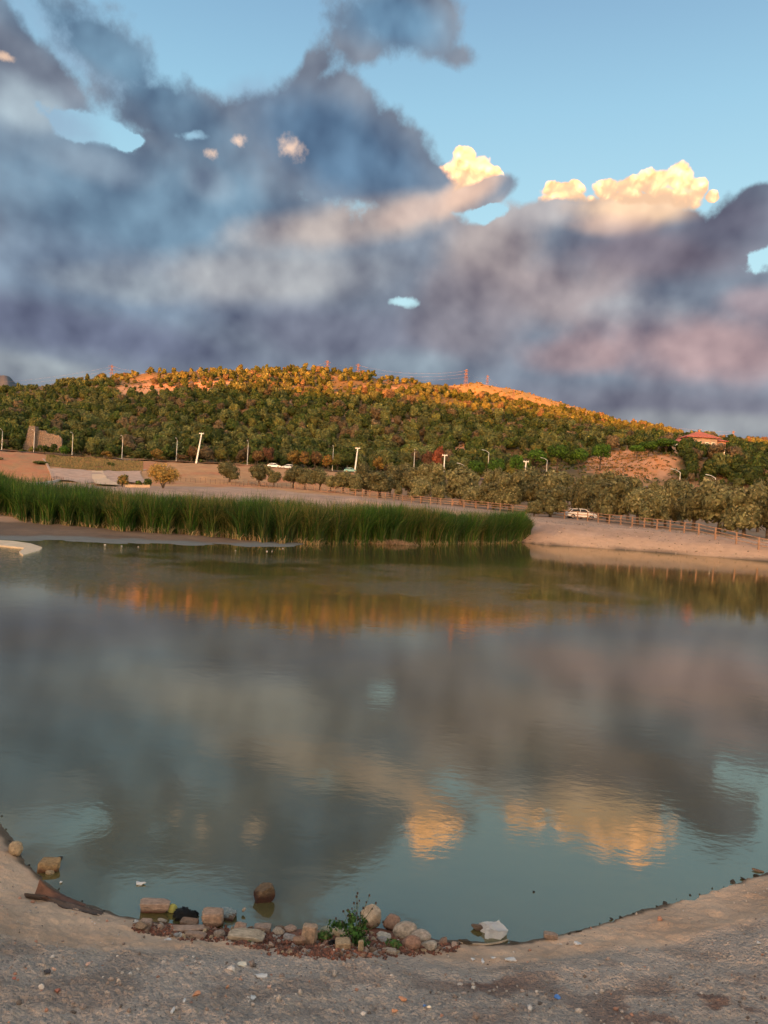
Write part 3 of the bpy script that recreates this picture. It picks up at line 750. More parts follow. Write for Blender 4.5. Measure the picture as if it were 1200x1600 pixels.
PN = [(745, 720, 212, 24, 'dark stone pine with its trunk hidden, left of the tall street lamp'),
      (776, 716, 214, 24, 'egg-shaped bright green pine just right of the tall street lamp'),
      (808, 712, 232, 20, 'small green pine between two street lamps, partly behind olives'),
      (840, 702, 262, 28, 'round bright green pine behind the short white T-topped pole'),
      (873, 694, 268, 30, 'tall round pine on a thin trunk right of the arm lamp'),
      (906, 701, 268, 26, 'round dark pine at the left end of the rocky terrace'),
      (940, 694, 272, 27, 'perfectly round pine on a visible trunk at the edge of the rocky outcrop'),
      (996, 696, 300, 22, 'small round pine above the rocky outcrop, left of its bigger twin'),
      (1015, 690, 300, 25, 'round pine in the middle of the trio above the rocky terrace'),
      (1042, 686, 300, 32, 'darkest and widest pine of the trio above the rocky terrace')]
for i, (px, yt, Y_, wp, lab) in enumerate(PN):
    tree_px(pines[i % 2], 'stone_pine', lab, 'pine tree', 'round pines on the terrace', px, yt - 1, Y_, wp * 1.18)

# ------------------------------------------------------------------ trees by the road and the hillside wood
def far_tree(seed, R, H, nleaf, leaf, cols, flat=1.0):
    r = np.random.default_rng(seed)
    lobes = lobes_round(r, 7, R, H * .95, H * .05, .6, (.34, .52))
    v, f, cc = leaf_cloud(r, lobes, nleaf, leaf, cols, jitter=.24, shell=(.80, 1.03), cvar=(.84, 1.18))
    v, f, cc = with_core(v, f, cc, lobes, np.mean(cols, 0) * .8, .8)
    return v, f, cc
KINDS = [('oak_tree', OAK, 'dark green bushy oak'), ('hillside_olive', OLIVE, 'grey-green rounded olive'), ('brown_shrub', BROWNG, 'brownish dry-leaved shrub tree'), ('bright_shrub', YGREEN, 'yellow-green shrub tree')]
KW = [0.50, 0.33, 0.08, 0.09]
FT = [[far_tree(300 + 10 * i + j, 2.5, 4.5, 460, 0.40, KINDS[i][1]) for j in range(4)] for i in range(4)]
# clearings in the wood (photo rows): bare soil shows
def clearing(px, py):
    return any(((px - cx) / a) ** 2 + ((py - cy) / b) ** 2 < 1 for cx, cy, a, b in CLEAR)
RMi = RM.transposed()
def to_px(x, y, z):
    d = RMi @ Vector((x, y, z - CAM_Z))
    return 600 + F * d.x / -d.z, 800 - F * d.y / -d.z
cand = []
g2 = np.random.default_rng(77)
Yc = 256.0
while Yc < 640:
    sp_ = 5.0 + (Yc - 256) / 384 * 1.6
    xx = -0.58 * Yc
    while xx < 0.60 * Yc:
        x = xx + g2.uniform(-.45, .45) * sp_; y = Yc + g2.uniform(-.45, .45) * sp_
        cand.append((x, y)); xx += sp_
    Yc += sp_ * 0.95
cand = np.array(cand)
cz = height(cand[:, 0], cand[:, 1])
dens = fbm(cand[:, 0] / 30, cand[:, 1] / 30, 3, 201)
knoise = fbm(cand[:, 0] / 25, cand[:, 1] / 25, 2, 211)
trees = []
for (x, y), z, dn, kn in zip(cand, cz, dens, knoise):
    px, py = to_px(x, y, z + 1.0)
    if clearing(px, py) and (py > 690 or g2.random() < .62): continue
    if px < 98 and px > 38 and y < 266: continue
    if 822 < px < 1062 and y < 302: continue
    if 1106 < px < 1142 and 290 < y < 331: continue
    if 1046 < px < 1140 and 306 < y < 331: continue
    if dn < -0.42 or (y > 500 and dn < -0.15 and g2.random() < .7): continue
    p = np.array(KW).copy(); 
    if kn > .15: p = np.array([.2, .6, .1, .1])
    if kn < -.2: p = np.array([.70, .12, .12, .06])
    if px > 980 and y < 420: p = np.array([.8, .08, .08, .04])
    k = int(g2.choice(4, p=p))
    s_ = g2.choice([g2.uniform(.5, .8), g2.uniform(.75, 1.15), g2.uniform(1.1, 1.5)], p=[.22, .46, .32]) * 1.18 * (1.0 if y < 470 else .9 - (y - 470) / 900)
    trees.append((x, y, z - .2, k, int(g2.integers(0, 4)), s_, g2.uniform(0, 6.28), s_ * g2.uniform(.8, 1.2), px))
HOUSE = (at_y(1090, 705, 330))
trees = [t for t in trees if not (abs(t[0] - HOUSE.x) < 15 and abs(t[1] - 330) < 9)]
# trees nearest to the viewer as things of their own, the far wood as one mass
fr = sorted([t for t in trees if -12 < t[8] < 1212], key=lambda t: t[1])
near_t = fr[:290]; nset = set(id(t) for t in near_t)
FM = {}
for i in range(4):
    for j in range(4):
        v, f, cc = FT[i][j]
        tb = MB(); tb.path([(0, 0, -.8), (0.05, 0, 1.0), (0, 0, 2.2)], [.22, .17, .1], 5)
        tv = np.array(tb.v); n0 = len(v)
        fs = [f[0], f[1], np.array(tb.f4) + n0]
        if tb.f3: fs.append(np.array(tb.f3) + n0)
        nf = len(f[0]) + len(f[1]); tot = nf + len(tb.f4) + len(tb.f3)
        mi = np.zeros(tot, int); mi[nf:] = 1
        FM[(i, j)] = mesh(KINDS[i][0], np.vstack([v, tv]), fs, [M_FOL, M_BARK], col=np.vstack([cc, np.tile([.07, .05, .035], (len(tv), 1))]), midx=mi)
def where_txt(px):
    for lim, tx in ((45, 'left of the ruined wall'), (110, 'by the ruined wall'), (200, 'above the grassy basin'), (255, 'behind the feathery orange shrub'), (320, 'left of the leaning pole'), (400, 'right of the leaning pole'), (470, 'above the white parked cars'), (560, 'above the teal car'),
                    (640, 'right of the short white pole'), (700, 'by the red-leaved tree'), (770, 'left of the tallest lamp'), (830, 'behind the left pines'), (900, 'behind the tall round pine'), (980, 'left of the terrace'), (1060, 'behind the rocky terrace'), (1130, 'below the villa')):
        if px < lim: return tx
    return 'right of the villa'
for t in near_t:
    x, y, z, k, j, s_, rz, sz, px = t
    o = link(KINDS[k][0], FM[(k, j)], None, (x, y, z)); o.rotation_euler.z = rz; o.scale = (s_, s_, sz)
    size = 'large' if s_ > 1.08 else 'small' if s_ < .8 else 'mid-sized'
    row = 'in the front row' if y < 262 else 'in the second row' if y < 268 else 'farther back'
    lab = '%s %s %s %s' % (size, ('dark oak', 'grey-green olive', 'brown shrub', 'yellow-green shrub')[k], where_txt(px), row)
    tag(o, lab, 'tree', 'trees at the foot of the hill: ' + lab)
vs, fq_, ft_, cs = [], [], [], []; off = 0
for t in trees:
    if id(t) in nset: continue
    x, y, z, k, j, s_, rz, sz, px = t
    v, (fa_, fb_), cc = FT[k][j]
    nl_ = len(fa_) * 4
    if y > 430:                                   # far trees: fewer, larger leaf clumps
        lv_ = v[:nl_].reshape(-1, 4, 3); ctr = lv_.mean(1, keepdims=True); lv_ = (ctr + (lv_ - ctr) * 1.25)[::2].reshape(-1, 3)
        v = np.vstack([lv_, v[nl_:]]); cc = np.vstack([cc[:nl_].reshape(-1, 4, 3)[::2].reshape(-1, 3), cc[nl_:]])
        fb_ = fb_ - nl_ + len(lv_); fa_ = np.arange(len(lv_)).reshape(-1, 4)
    c0, s0 = math.cos(rz), math.sin(rz)
    vv = np.empty_like(v); vv[:, 0] = (v[:, 0] * c0 - v[:, 1] * s0) * s_ + x; vv[:, 1] = (v[:, 0] * s0 + v[:, 1] * c0) * s_ + y; vv[:, 2] = v[:, 2] * sz + z
    vs.append(vv); fq_.append(fa_ + off); ft_.append(fb_ + off); cs.append(cc * g2.uniform(.65, 1.35)); off += len(vv)
print('TREES', len(trees), off)
wood = link('hillside_wood', mesh('hillside_wood', np.vstack(vs), [np.vstack(fq_), np.vstack(ft_)], M_FOL, col=np.vstack(cs)))
tag(wood, 'dense scrub and olive wood covering the upper hill up to the sunlit crest', 'woodland', None, 'stuff')
# dark undergrowth between the trunks
un = []
m = 9000
ux_ = g2.uniform(-.56, .58, m); uy = g2.uniform(252, 600, m); uxx = ux_ * uy; uz = height(uxx, uy)
keep = np.array([not clearing(*to_px(a, b, c_)) for a, b, c_ in zip(uxx, uy, uz)])
uxx, uy, uz = uxx[keep], uy[keep], uz[keep]
r3 = np.random.default_rng(5)
v, f, cc = leaf_cloud(r3, [(0, 0, 0.2, 1, 1, .7)], len(uxx) * 7, .75, OAK + BROWNG + [(0.10, .075, .03)])
vv = v.reshape(len(uxx), 28, 3) + np.stack([uxx, uy, uz], 1)[:, None, :]
tag(link('undergrowth', mesh('undergrowth', vv.reshape(-1, 3), f, M_FOL, col=cc)), 'low dark undergrowth between the hillside trees', 'undergrowth', None, 'stuff')
m = 16000
sx_ = g2.uniform(-.56, .58, m); sy_ = g2.uniform(256, 560, m); sxx = sx_ * sy_; szz = height(sxx, sy_)
keep = np.array([clearing(*to_px(a, b, c_)) for a, b, c_ in zip(sxx, sy_, szz)]); sxx, sy_, szz = sxx[keep], sy_[keep], szz[keep]
m = len(sxx)
v, f, cc = leaf_cloud(r3, [(0, 0, 0.1, .8, .8, .45)], m * 6, .55, [(.24, .13, .05), (.17, .11, .04), (.12, .085, .03), (.30, .15, .06), (.08, .07, .025)])
vv = v.reshape(m, 24, 3) + np.stack([sxx, sy_, szz], 1)[:, None, :]
tag(link('dry_scrub', mesh('dry_scrub', vv.reshape(-1, 3), f, M_FOL, col=cc)), 'dry orange scrub and grass on the bare patches of the hill', 'scrub', None, 'stuff')
# low bushes on the far grassy hill
m = 900
bu = g2.uniform(.05, .52, m); by = g2.uniform(800, 1060, m); bx = bu * by; bz = height(bx, by)
v, f, cc = leaf_cloud(r3, [(0, 0, 0.4, 1.6, 1.6, 1.2)], m * 14, 1.2, OLIVE + GOLD)
vv = v.reshape(m, 56, 3) + np.stack([bx, by, bz], 1)[:, None, :]
tag(link('far_scrub', mesh('far_scrub', vv.reshape(-1, 3), f, M_FOL, col=cc)), 'low bushes dotting the smooth sunlit hill behind', 'scrub', None, 'stuff')

# small autumn trees lined up along the road
AUT = [(150, 712, 'yellow-green'), (166, 704, 'golden'), (210, 705, 'yellow-green'), (246, 700, 'golden'), (252, 712, 'bushy golden'), (283, 710, 'rust-brown'), (300, 696, 'rust-red'), (404, 703, 'rust-brown'), (420, 700, 'dark rust'), (458, 702, 'golden'), (477, 706, 'orange-brown'), (493, 704, 'rust-brown'), (513, 712, 'bright orange'), (528, 710, 'yellow-green'), (590, 712, 'golden'), (683, 700, 'red-leaved'), (668, 706, 'dark red')]
AK = {'yel': YGREEN, 'gol': GOLD, 'bus': GOLD, 'rus': RUST, 'dar': [(0.09, .05, .03), (.11, .05, .03)], 'ora': RUST + GOLD, 'bri': GOLD + [(.25, .11, .03)], 'red': [(.2, .06, .03), (.15, .05, .03)]}
at = {k: mk_tree('autumn', 500 + i, 2.0, 4.6, 1.2, 700, .33, v, nl=8, r0=.1) for i, (k, v) in enumerate(AK.items())}
for px, yt, kn in AUT:
    nb = {150: 'above the grassy basin edge', 166: 'above the grassy basin edge', 210: 'right of the lamp post beside the basin', 246: 'behind the feathery orange shrub', 252: 'behind the feathery orange shrub', 283: 'left of the leaning white pole', 300: 'touching the leaning white pole'}.get(px, 'behind the parked cars' if px < 560 else 'at the foot of the wooded slope')
    side = ' beside a %s one' % ('darker' if px % 2 else 'lighter')
    tree_px(at[kn[:3]], 'roadside_tree', '%s autumn tree %s' % (kn, nb) + (side if 400 < px < 530 else ''), 'tree', 'autumn-coloured trees along the road', px, yt, 246, 20 + (px % 5))

# ------------------------------------------------------------------ road with kerb and guard line
def strip(name, uA, uB, Y0, Y1, dz, mat, n=120):
    v = []; 
    for i in range(n + 1):
        u = uA + (uB - uA) * i / n
        ym = (Y0 + Y1) / 2; z0 = gz(u * ym, ym)
        v.append((u * ym, Y0, max(gz(u * ym, Y0), z0) + dz)); v.append((u * ym, Y1, max(gz(u * ym, Y1), z0) + dz))
    f = [(2 * i, 2 * i + 2, 2 * i + 3, 2 * i + 1) for i in range(n)]
    return link(name, mesh(name, np.array(v), np.array(f), mat, smooth=True))
M_ASPH = plain('asphalt', (0.06, 0.056, 0.054), .9, var=.2)
M_KERB = plain('kerb_stone', (0.36, 0.30, 0.26), .85)
tag(strip('road', -.62, .66, 237, 245, .05, M_ASPH), kind='structure')

# ------------------------------------------------------------------ reeds
RF = [(-60, 60), (0, 59.5), (100, 57.5), (200, 55.5), (300, 55.8), (430, 54.5), (520, 57), (600, 61), (700, 66), (780, 72), (815, 76), (838, 79)]
rpx = [a for a, b in RF]; ryy = [b for a, b in RF]
def reeds(n, r, depth0=0.0, depth1=8.0, hmul=1.0, dry=False):
    px = r.uniform(-50, 836, n)
    px = np.where(r.random(n) < .15, px, px)
    dd = r.uniform(0, 1, n) ** (1.5 if not dry else 1) * (depth1 - depth0) + depth0
    dd = dd * np.clip((848 - px) / 70, .25, 1)
    Y = np.interp(px, rpx, ryy) + dd + fbm(px / 14, px * 0 + 3, 3, 300) * 1.6
    u = np.interp(px, PX, UX) + 0.0
    # photo column to world column at reed height
    u = np.array([0.0] * n) + (px - 600) / F / math.cos(R_(ROLL)) - 0.055 * 0.0
    uh = np.interp(px, PX, UX)
    X = (uh - 0.0037) * Y
    z0 = np.maximum(height(X, Y), -0.15)
    clump = fbm(X / 1.3, Y / 1.3, 3, 310)
    edge = np.clip((846 - px) / 26, 0.45, 1) * np.interp(px, [0, 250, 420], [.80, .86, 1.0])
    H = (3.0 + clump * 0.6 + fbm(X / 5, Y / 5, 2, 333) * .5 + r.normal(0, .34, n)) * edge * hmul * .95
    lean = np.abs(r.normal(0, .20, n)) + clump * .12; ldir = r.uniform(0, 6.28, n)
    return X, Y, z0, H, lean, ldir, clump, px
def blades(X, Y, z0, H, lean, ldir, wid, cb, ct, r, seg=4, droop=None):
    n = len(X)
    ts = np.linspace(0, 1, seg + 1)
    V = np.zeros((n, (seg + 1) * 2, 3)); Cc = np.zeros((n, (seg + 1) * 2, 3))
    fa = r.uniform(0, 3.14, n); wx, wy = np.cos(fa), np.sin(fa)
    dr = droop if droop is not None else np.zeros(n)
    for i, t in enumerate(ts):
        off_ = lean * H * t ** 1.8 + dr * H * t ** 2.5
        cx = X + np.cos(ldir) * off_; cy = Y + np.sin(ldir) * off_
        zz = z0 + H * (t - dr * .7 * t ** 3)
        w_ = wid * (1 - t) ** .6 * .5 + .004
        V[:, 2 * i, 0] = cx - wx * w_; V[:, 2 * i, 1] = cy - wy * w_; V[:, 2 * i, 2] = zz
        V[:, 2 * i + 1, 0] = cx + wx * w_; V[:, 2 * i + 1, 1] = cy + wy * w_; V[:, 2 * i + 1, 2] = zz
        c_ = cb * (1 - t) + ct * t
        Cc[:, 2 * i] = c_; Cc[:, 2 * i + 1] = c_
    base = (np.arange(n) * (seg + 1) * 2)[:, None, None]
    fq = np.array([[2 * i, 2 * i + 1, 2 * i + 3, 2 * i + 2] for i in range(seg)])[None]
    return V.reshape(-1, 3), (base + fq).reshape(-1, 4), Cc.reshape(-1, 3)
r4 = np.random.default_rng(44)
N = 78000
X, Y, z0, H, lean, ld_, cl, px_ = reeds(N, r4)
pal = np.array([(0.030, 0.082, 0.008), (0.020, 0.058, 0.006), (0.052, 0.108, 0.012), (0.045, 0.078, 0.014), (0.11, 0.105, 0.03)])
cb = pal[r4.choice(5, N, p=[.3, .3, .2, .14, .06])] * (r4.uniform(.55, 1.25, N) * (1 + .9 * cl))[:, None]
ct = cb * np.array([1.05, 1.05, .9]) 
yel = (fbm(px_ / 40, px_ * 0, 3, 320) > .18) & (r4.random(N) < .4)
ct[yel] = np.array([.15, .125, .035])
cbb = np.where((r4.random(N) < .12)[:, None], np.array([[.17, .13, .05]]), cb * .9)
v1, f1, c1 = blades(X, Y, z0, H, lean, ld_, r4.uniform(.03, .06, N), cbb, ct, r4, 4, np.where(r4.random(N) < .5, r4.uniform(.05, .45, N), 0))
# bent outer leaves and dry stalks along the water's edge
N2 = 2600
X, Y, z0, H, lean, ld_, cl, px_ = reeds(N2, r4, -0.5, 0.6, .5, True)
H = H * r4.uniform(.12, .55, N2)
dryc = np.array([(.32, .22, .11), (.26, .17, .09), (.36, .28, .15), (.14, .16, .05)])[r4.integers(0, 4, N2)]
v2, f2, c2 = blades(X, Y, z0, H, lean * 2.6, ld_, r4.uniform(.03, .055, N2), dryc, dryc, r4, 3, r4.uniform(0, .5, N2))
tag(link('reed_bed', mesh('reed_bed', np.vstack([v1, v2]), np.vstack([f1, f2 + len(v1)]), M_REED, col=np.vstack([c1, c2]))), 'dense tall green reeds along the far side of the pond', 'reeds', None, 'stuff')
# heap of broken dry reeds at the water
def dry_heap(name, label, px, py, rx, ry, h, n, seed):
    r = np.random.default_rng(seed); p = at_z(px, py, 0.02)
    ax = r.normal(0, .5, n) * rx; ay = r.normal(0, .5, n) * ry
    zz = h * np.exp(-(ax / rx) ** 2 - (ay / ry) ** 2) * r.uniform(.1, 1, n)
    c_ = np.array([(.30, .19, .12), (.22, .14, .09), (.38, .27, .17)])[r.integers(0, 3, n)]
    v, f, cc = blades(p.x + ax, p.y + ay, zz - .03, r.uniform(.12, .35, n), r.normal(0, 2.2, n), r.uniform(0, 6.28, n), np.full(n, .035), c_, c_, r, 2)
    o = link(name, mesh(name, v, f, M_REED, col=cc)); return tag(o, label, 'reed heap')
dry_heap('dry_reed_heap', 'flattened heap of broken tan reeds lying in the water before the reed bed', 706, 846, 1.6, .9, .55, 1100, 1)
dry_heap('dry_reed_heap', 'low scatter of reddish dead reed stalks at the water left of the larger heap', 618, 851, 1.5, .7, .25, 420, 2)
dry_heap('dry_reed_heap', 'small clump of reddish dead stalks standing at the reed foot near the middle', 525, 842, .7, .5, .5, 300, 3)

# ------------------------------------------------------------------ fences
M_WOOD = plain('weathered_wood', (0.27, 0.15, 0.09), .8, var=.25, scale=3)
M_DKPOST = plain('rusty_post', (0.10, 0.06, 0.05), .8)
M_WIRE = plain('fence_wire', (0.16, 0.10, 0.08), .6)
def fence_pts(pts, step):
    P = [Vector((col_x(px, 800, Y_), Y_, 0)) for px, Y_ in pts]
    out = []; carry = 0.0
    for a_, b_ in zip(P[:-1], P[1:]):
        L = (b_ - a_).length; d = carry
        while d < L: out.append(a_ + (b_ - a_) * (d / L)); d += step
        carry = d - L
    for p in out: p.z = gz(p.x, p.y)
    return out
def fence(name, label, group, pts, step, hgt, rails, rp, rr, mp, mr):
    P = fence_pts(pts, step)
    root = thing(name, label, 'fence', P[0], 0, group)
    pm = MB(); pm.box((0, 0, hgt / 2 - .15), (rp * 2, rp * 2, hgt + .3), taper=.85); pme = pm.make('post', mp)
    for p in P: o = link('post', pme, root, p - P[0]); o.rotation_euler = (random.uniform(-.04, .04), random.uniform(-.04, .04), random.uniform(-.2, .2))
    for zz in rails:
        m_ = MB()
        for a_, b_ in zip(P[:-1], P[1:]):
            m_.bar(a_ - P[0] + Vector((0, 0, zz + random.uniform(-.03, .03) * (rr > .02))), b_ - P[0] + Vector((0, 0, zz + random.uniform(-.03, .03) * (rr > .02))), rr, rr, 5)
        m_.build('rail' if rr > .02 else 'wire', mr, root)
fence('wooden_fence', 'three-rail wooden fence running along the pond bank below the olive trees', None,
      [(1270, 67), (1200, 70), (1112, 75), (1040, 82), (970, 90), (900, 99), (820, 106), (750, 112), (680, 118), (600, 128), (520, 141), (455, 152)], 2.3, 1.2, (.42, .78, 1.12), .07, .045, M_WOOD, M_WOOD)
fence('wire_fence', 'low fence of thin posts and wire along the bank left of the olive trees', None,
      [(452, 152.5), (400, 158), (340, 165), (270, 168)], 1.25, 1.1, (.5, 1.0), .035, .012, M_DKPOST, M_WIRE)
fence('wire_fence', 'thin dark post and wire fence curving on the low kerb wall below the left mound', None,
      [(-30, 124), (20, 124), (55, 127), (80, 135), (98, 148)], 1.1, 1.15, (.5, 1.05), .035, .012, M_DKPOST, M_WIRE)
fence('picket_row', 'row of short white posts on the bare terrace high on the hill', None,
      [(624, 452), (672, 446)], 2.0, 2.2, (), .12, .0, plain('white_post', (.7, .66, .6)), M_WIRE)

# ------------------------------------------------------------------ poles and lamps
M_STEEL = plain('galvanised_steel', (0.50, 0.50, 0.50), .45, metal=.3, var=.1)
M_CONCP = plain('pale_concrete', (0.72, 0.68, 0.64), .8, var=.12)
M_HEAD = plain('lamp_housing', (0.45, 0.47, 0.47), .5)
def lamp(label, px, ytop, Y_, arm, az_=0.0):
    p = at_y(px, ytop, Y_); z = gz(p.x, Y_); H = p.z - z
    root = thing('street_lamp', label, 'street lamp', (p.x, Y_, z), az_, 'street lamps along the road')
    m_ = MB(); m_.path([(0, 0, -.3), (0, 0, H * .5), (0, 0, H)], [.12, .10, .07], 8); m_.build('pole', M_STEEL, root)
    if arm:
        m_ = MB(); m_.path([(0, 0, H - .05), (-arm * .55, 0, H + .45), (-arm, 0, H + .62)], [.08, .07, .06], 6); m_.build('arm', M_STEEL, root)
        m_ = MB(); m_.box((-arm - .25, 0, H + .64), (.75, .3, .14), ry=.12); m_.build('lamp_head', M_HEAD, root)
    return root
for px, yt, Y_, arm, azz, lab in [
    (4, 674, 249, .9, 1.5, 'slim street lamp at the left edge of the picture'), (54, 675, 249, .9, 1.5, 'slim street lamp in front of the ruined stone wall'),
    (114, 679, 249, .9, 1.5, 'slim street lamp right of the ruined wall, above the grassy basin'), (192, 684, 249, .9, 1.5, 'slim street lamp above the right end of the grassy basin'),
    (277, 688, 249, .9, 1.5, 'slim street lamp behind the feathery orange shrub'), (388, 692, 247, .9, 1.5, 'slim street lamp left of the parked white cars'),
    (521, 700, 247, .9, 1.5, 'slim street lamp behind the teal car'), (648, 706, 240, .9, 1.5, 'slim street lamp rising behind the spreading olives'),
    (764, 707, 216, 1.5, 0, 'tall street lamp with its arm to the left, between two dark pines'), (855, 719, 232, 1.5, 0, 'street lamp with a left arm in front of the tall round pines'),
    (1063, 738, 165, 1.6, 0, 'street lamp with a left arm above the olives under the house'), (726, 728, 205, 1.6, 0, 'street lamp of which only the flat head shows above the olives'),
    (1118, 747, 165, 1.6, 0, 'street lamp whose flat head just clears the rightmost olives')]:
    lamp(lab, px, yt, Y_, arm, azz)
def tpole(label, px, ytop, Y_, r_, lean, hh=None):
    p = at_y(px, ytop, Y_); bx_ = p.x - lean; z = gz(bx_, Y_)
    root = thing('utility_pole', label, 'utility pole', (bx_, Y_, z), 0, 'white concrete utility poles')
    H = p.z - z
    m_ = MB(); m_.path([(0, 0, -.4), (lean, 0, H)], [r_ * 1.2, r_ * .75], 8); m_.build('pole', M_CONCP, root)
    m_ = MB(); m_.box((lean, 0, H + .1), (1.5, .22, .22)); 
    for k in (-.55, 0, .55): m_.bar((lean + k, 0, H + .2), (lean + k, 0, H + .45), .07, .05, 6)
    m_.build('crossarm', M_CONCP, root)
tpole('tall leaning white utility pole with a small crossarm', 315, 678, 236, .24, 1.3)
tpole('short white utility pole rising above the tall bare-trunked olive', 559, 701, 236, .22, .6)
tpole('white T-topped utility pole standing out of the olives by the sandy path', 695, 712, 205, .18, .1)
tpole('short white T-topped utility pole in front of the round green pines', 822, 722, 200, .18, .2)

# ------------------------------------------------------------------ parked cars
M_GLASS = plain('car_glass', (0.03, 0.035, 0.04), .12, var=.05)
M_TYRE = plain('tyre_rubber', (0.02, 0.02, 0.02), .8)
M_RIM = plain('wheel_rim', (0.35, 0.35, 0.36), .35, metal=.6)
def car(label, px, Y_, rgb, rz=0.0, L=4.2, dx=0.0):
    paint = plain('car_paint', rgb, .3, var=.04)
    x = col_x(px, 790, Y_); z = gz(x, Y_)
    root = thing('parked_car', label, 'car', (x, Y_, z), rz, 'cars parked on the far side')
    W = 1.7
    prof = [(-.5, .32), (-.5, .62), (-.47, .88), (-.30, .95), (.20, .93), (.40, .84), (.49, .66), (.5, .34)]
    def prism(pr, w0, w1f=None, zs=1.0):
        m_ = MB(); n = len(pr); v = []
        for sgn in (-1, 1):
            for (a_, b_) in pr:
                k = w0 if w1f is None else w0 * (1 - w1f * max(0, b_ - .9))
                v.append((a_ * L, sgn * k / 2, b_ * zs))
        f = [(i, (i + 1) % n, n + (i + 1) % n, n + i) for i in range(n)]
        m_.add(v, f)
        for o_, rv in ((0, 1), (n, 0)):
            for i in range(1, n - 1): m_.f3.append([o_, o_ + i + (1 if rv == 0 else 0), o_ + i + (1 if rv else 0)])
        return m_
    prism(prof, W).build('body', paint, root)
    cab = prism([(-.42, .90), (-.30, 1.36), (-.05, 1.45), (.10, 1.40), (.27, .90)], W * .96, .5); cab.build('cabin_glass', M_GLASS, root)
    rf = prism([(-.315, 1.34), (-.30, 1.40), (-.05, 1.49), (.10, 1.44), (.125, 1.36)], W * .82, .15); rf.build('roof', paint, root)
    pl = MB()
    for sg in (-1, 1):
        for a_, b_ in ((-.42, -.30), (-.08, -.06), (.27, .11)): pl.bar((a_ * L, sg * W * .48, .92), (b_ * L, sg * W * .385, 1.38), .045, .04, 4)
    pl.build('pillars', paint, root)
    for a_ in (-.31, .31):
        for sg in (-1, 1):
            m_ = MB(); m_.bar((a_ * L, sg * .68, .32), (a_ * L, sg * .87, .32), .32, .32, 14); wo = m_.build('wheel', M_TYRE, root)
            m_ = MB(); m_.bar((a_ * L, sg * .85, .32), (a_ * L, sg * .885, .32), .19, .19, 10); m_.build('rim', M_RIM, wo)
    for sg in (-1, 1):
        m_ = MB(); m_.box((.487 * L, sg * .6, .66), (.10, .32, .14)); m_.build('headlight', M_HEAD, root)
    return root
car('white hatchback parked behind the wooden fence, the only car near the water', 908, 104, (.78, .78, .78), .05)
car('white car parked on the road behind the smallest dark olive, left one of the pair', 425, 233, (.8, .8, .8), .1)
car('silver car parked on the road just right of the white one', 447, 233, (.55, .58, .62), 3.2)
car('teal car half hidden behind the olives below the short white pole', 545, 232, (.12, .32, .32), .0)
0 and car('white car almost hidden by scrub near the foot of the leaning pole', 302, 234, (.8, .8, .8), 3.1)

# ------------------------------------------------------------------ picnic tables on the dry slope
M_PLANK = plain('table_wood', (0.30, 0.17, 0.10), .85)
def ptable(label, px, Y_, rz):
    x = col_x(px, 780, Y_); z = gz(x, Y_)
    root = thing('picnic_table', label, 'picnic table', (x, Y_, z), rz, 'picnic tables above the shore fence')
    m_ = MB()
    for i in range(4): m_.box((0, -.33 + i * .22, .76), (2.0, .2, .05))
    m_.build('table_top', M_PLANK, root)
    for sg in (-1, 1):
        m_ = MB(); m_.box((0, sg * .78, .45), (2.0, .28, .05)); m_.build('bench', M_PLANK, root)
        m_ = MB(); m_.bar((sg * .75, -.75, 0), (sg * .75, .2, .74), .05); m_.bar((sg * .75, .75, 0), (sg * .75, -.2, .74), .05); m_.bar((sg * .75, -.8, .42), (sg * .75, .8, .42), .04); m_.build('leg_frame', M_PLANK, root)
for px, Y_, rz, lab in [(392, 172, .2, 'picnic table on the slope between the lone olive and the second one'), (410, 166, -.1, 'picnic table in the shade under the second olive from the left'),
                        (466, 158, .1, 'picnic table under the olive in front of the silver car'), (532, 143, .1, 'picnic table under the broad olive below the teal car'),
                        (640, 133, .0, 'picnic table beside the tiny dark tree'), (716, 120, .1, 'picnic table in dark shade under the big silvery olive')]:
    ptable(lab, px, Y_, rz)

# ------------------------------------------------------------------ red-roofed house
M_WALLH = plain('cream_render', (0.30, 0.22, 0.17), .85, var=.1)
M_WHITE = plain('white_render', (0.78, 0.75, 0.72), .8, var=.08)
M_WIN = plain('window_glass', (0.035, 0.035, 0.04), .15)
M_BRICK = plain('brick_wall', (0.28, 0.14, 0.09), .85)
def roof_mat():
    m_, t, out = material('roof_tiles'); co = t.n('ShaderNodeTexCoord').outputs['Object']
    wv_ = t.n('ShaderNodeTexWave', {'Vector': co, 'Scale': 2.2, 'Distortion': 1.0}, bands_direction='X').outputs['Fac']
    k = t.m('ADD', t.ss(t.noise(co, 2.0, 5), .3, .7, .75, 1.1, 'LINEAR'), t.m('MULTIPLY', wv_, .15))
    cc = t.n('ShaderNodeVectorMath', {0: (0.30, 0.085, 0.060), 'Scale': k}, operation='SCALE').outputs[0]
    b_ = t.n('ShaderNodeBsdfPrincipled', {'Base Color': cc, 'Roughness': .85}); t.t.links.new(b_.outputs[0], out.inputs[0]); return m_
M_ROOF = roof_mat()
hz = 0.0
hp = at_y(1092, 707, 330)
Hs = 330 / F                                   # metres per photo pixel at the house
root = thing('villa', 'red-roofed villa with deep eaves standing above the trees on the right', 'house', (hp.x, 330, hp.z - 1), R_(0))
def hb(x0, x1, z0, z1, y0, y1): return ((x0 + x1) / 2, (y0 + y1) / 2, (z0 + z1) / 2), (x1 - x0, y1 - y0, z1 - z0)
m_ = MB(); m_.box(*hb(-6.5, 6.0, -3, 7.2, -4, 5)); m_.box(*hb(-11, -6.5, -3, 5.0, -3, 4)); m_.build('wall', M_WALLH, root)
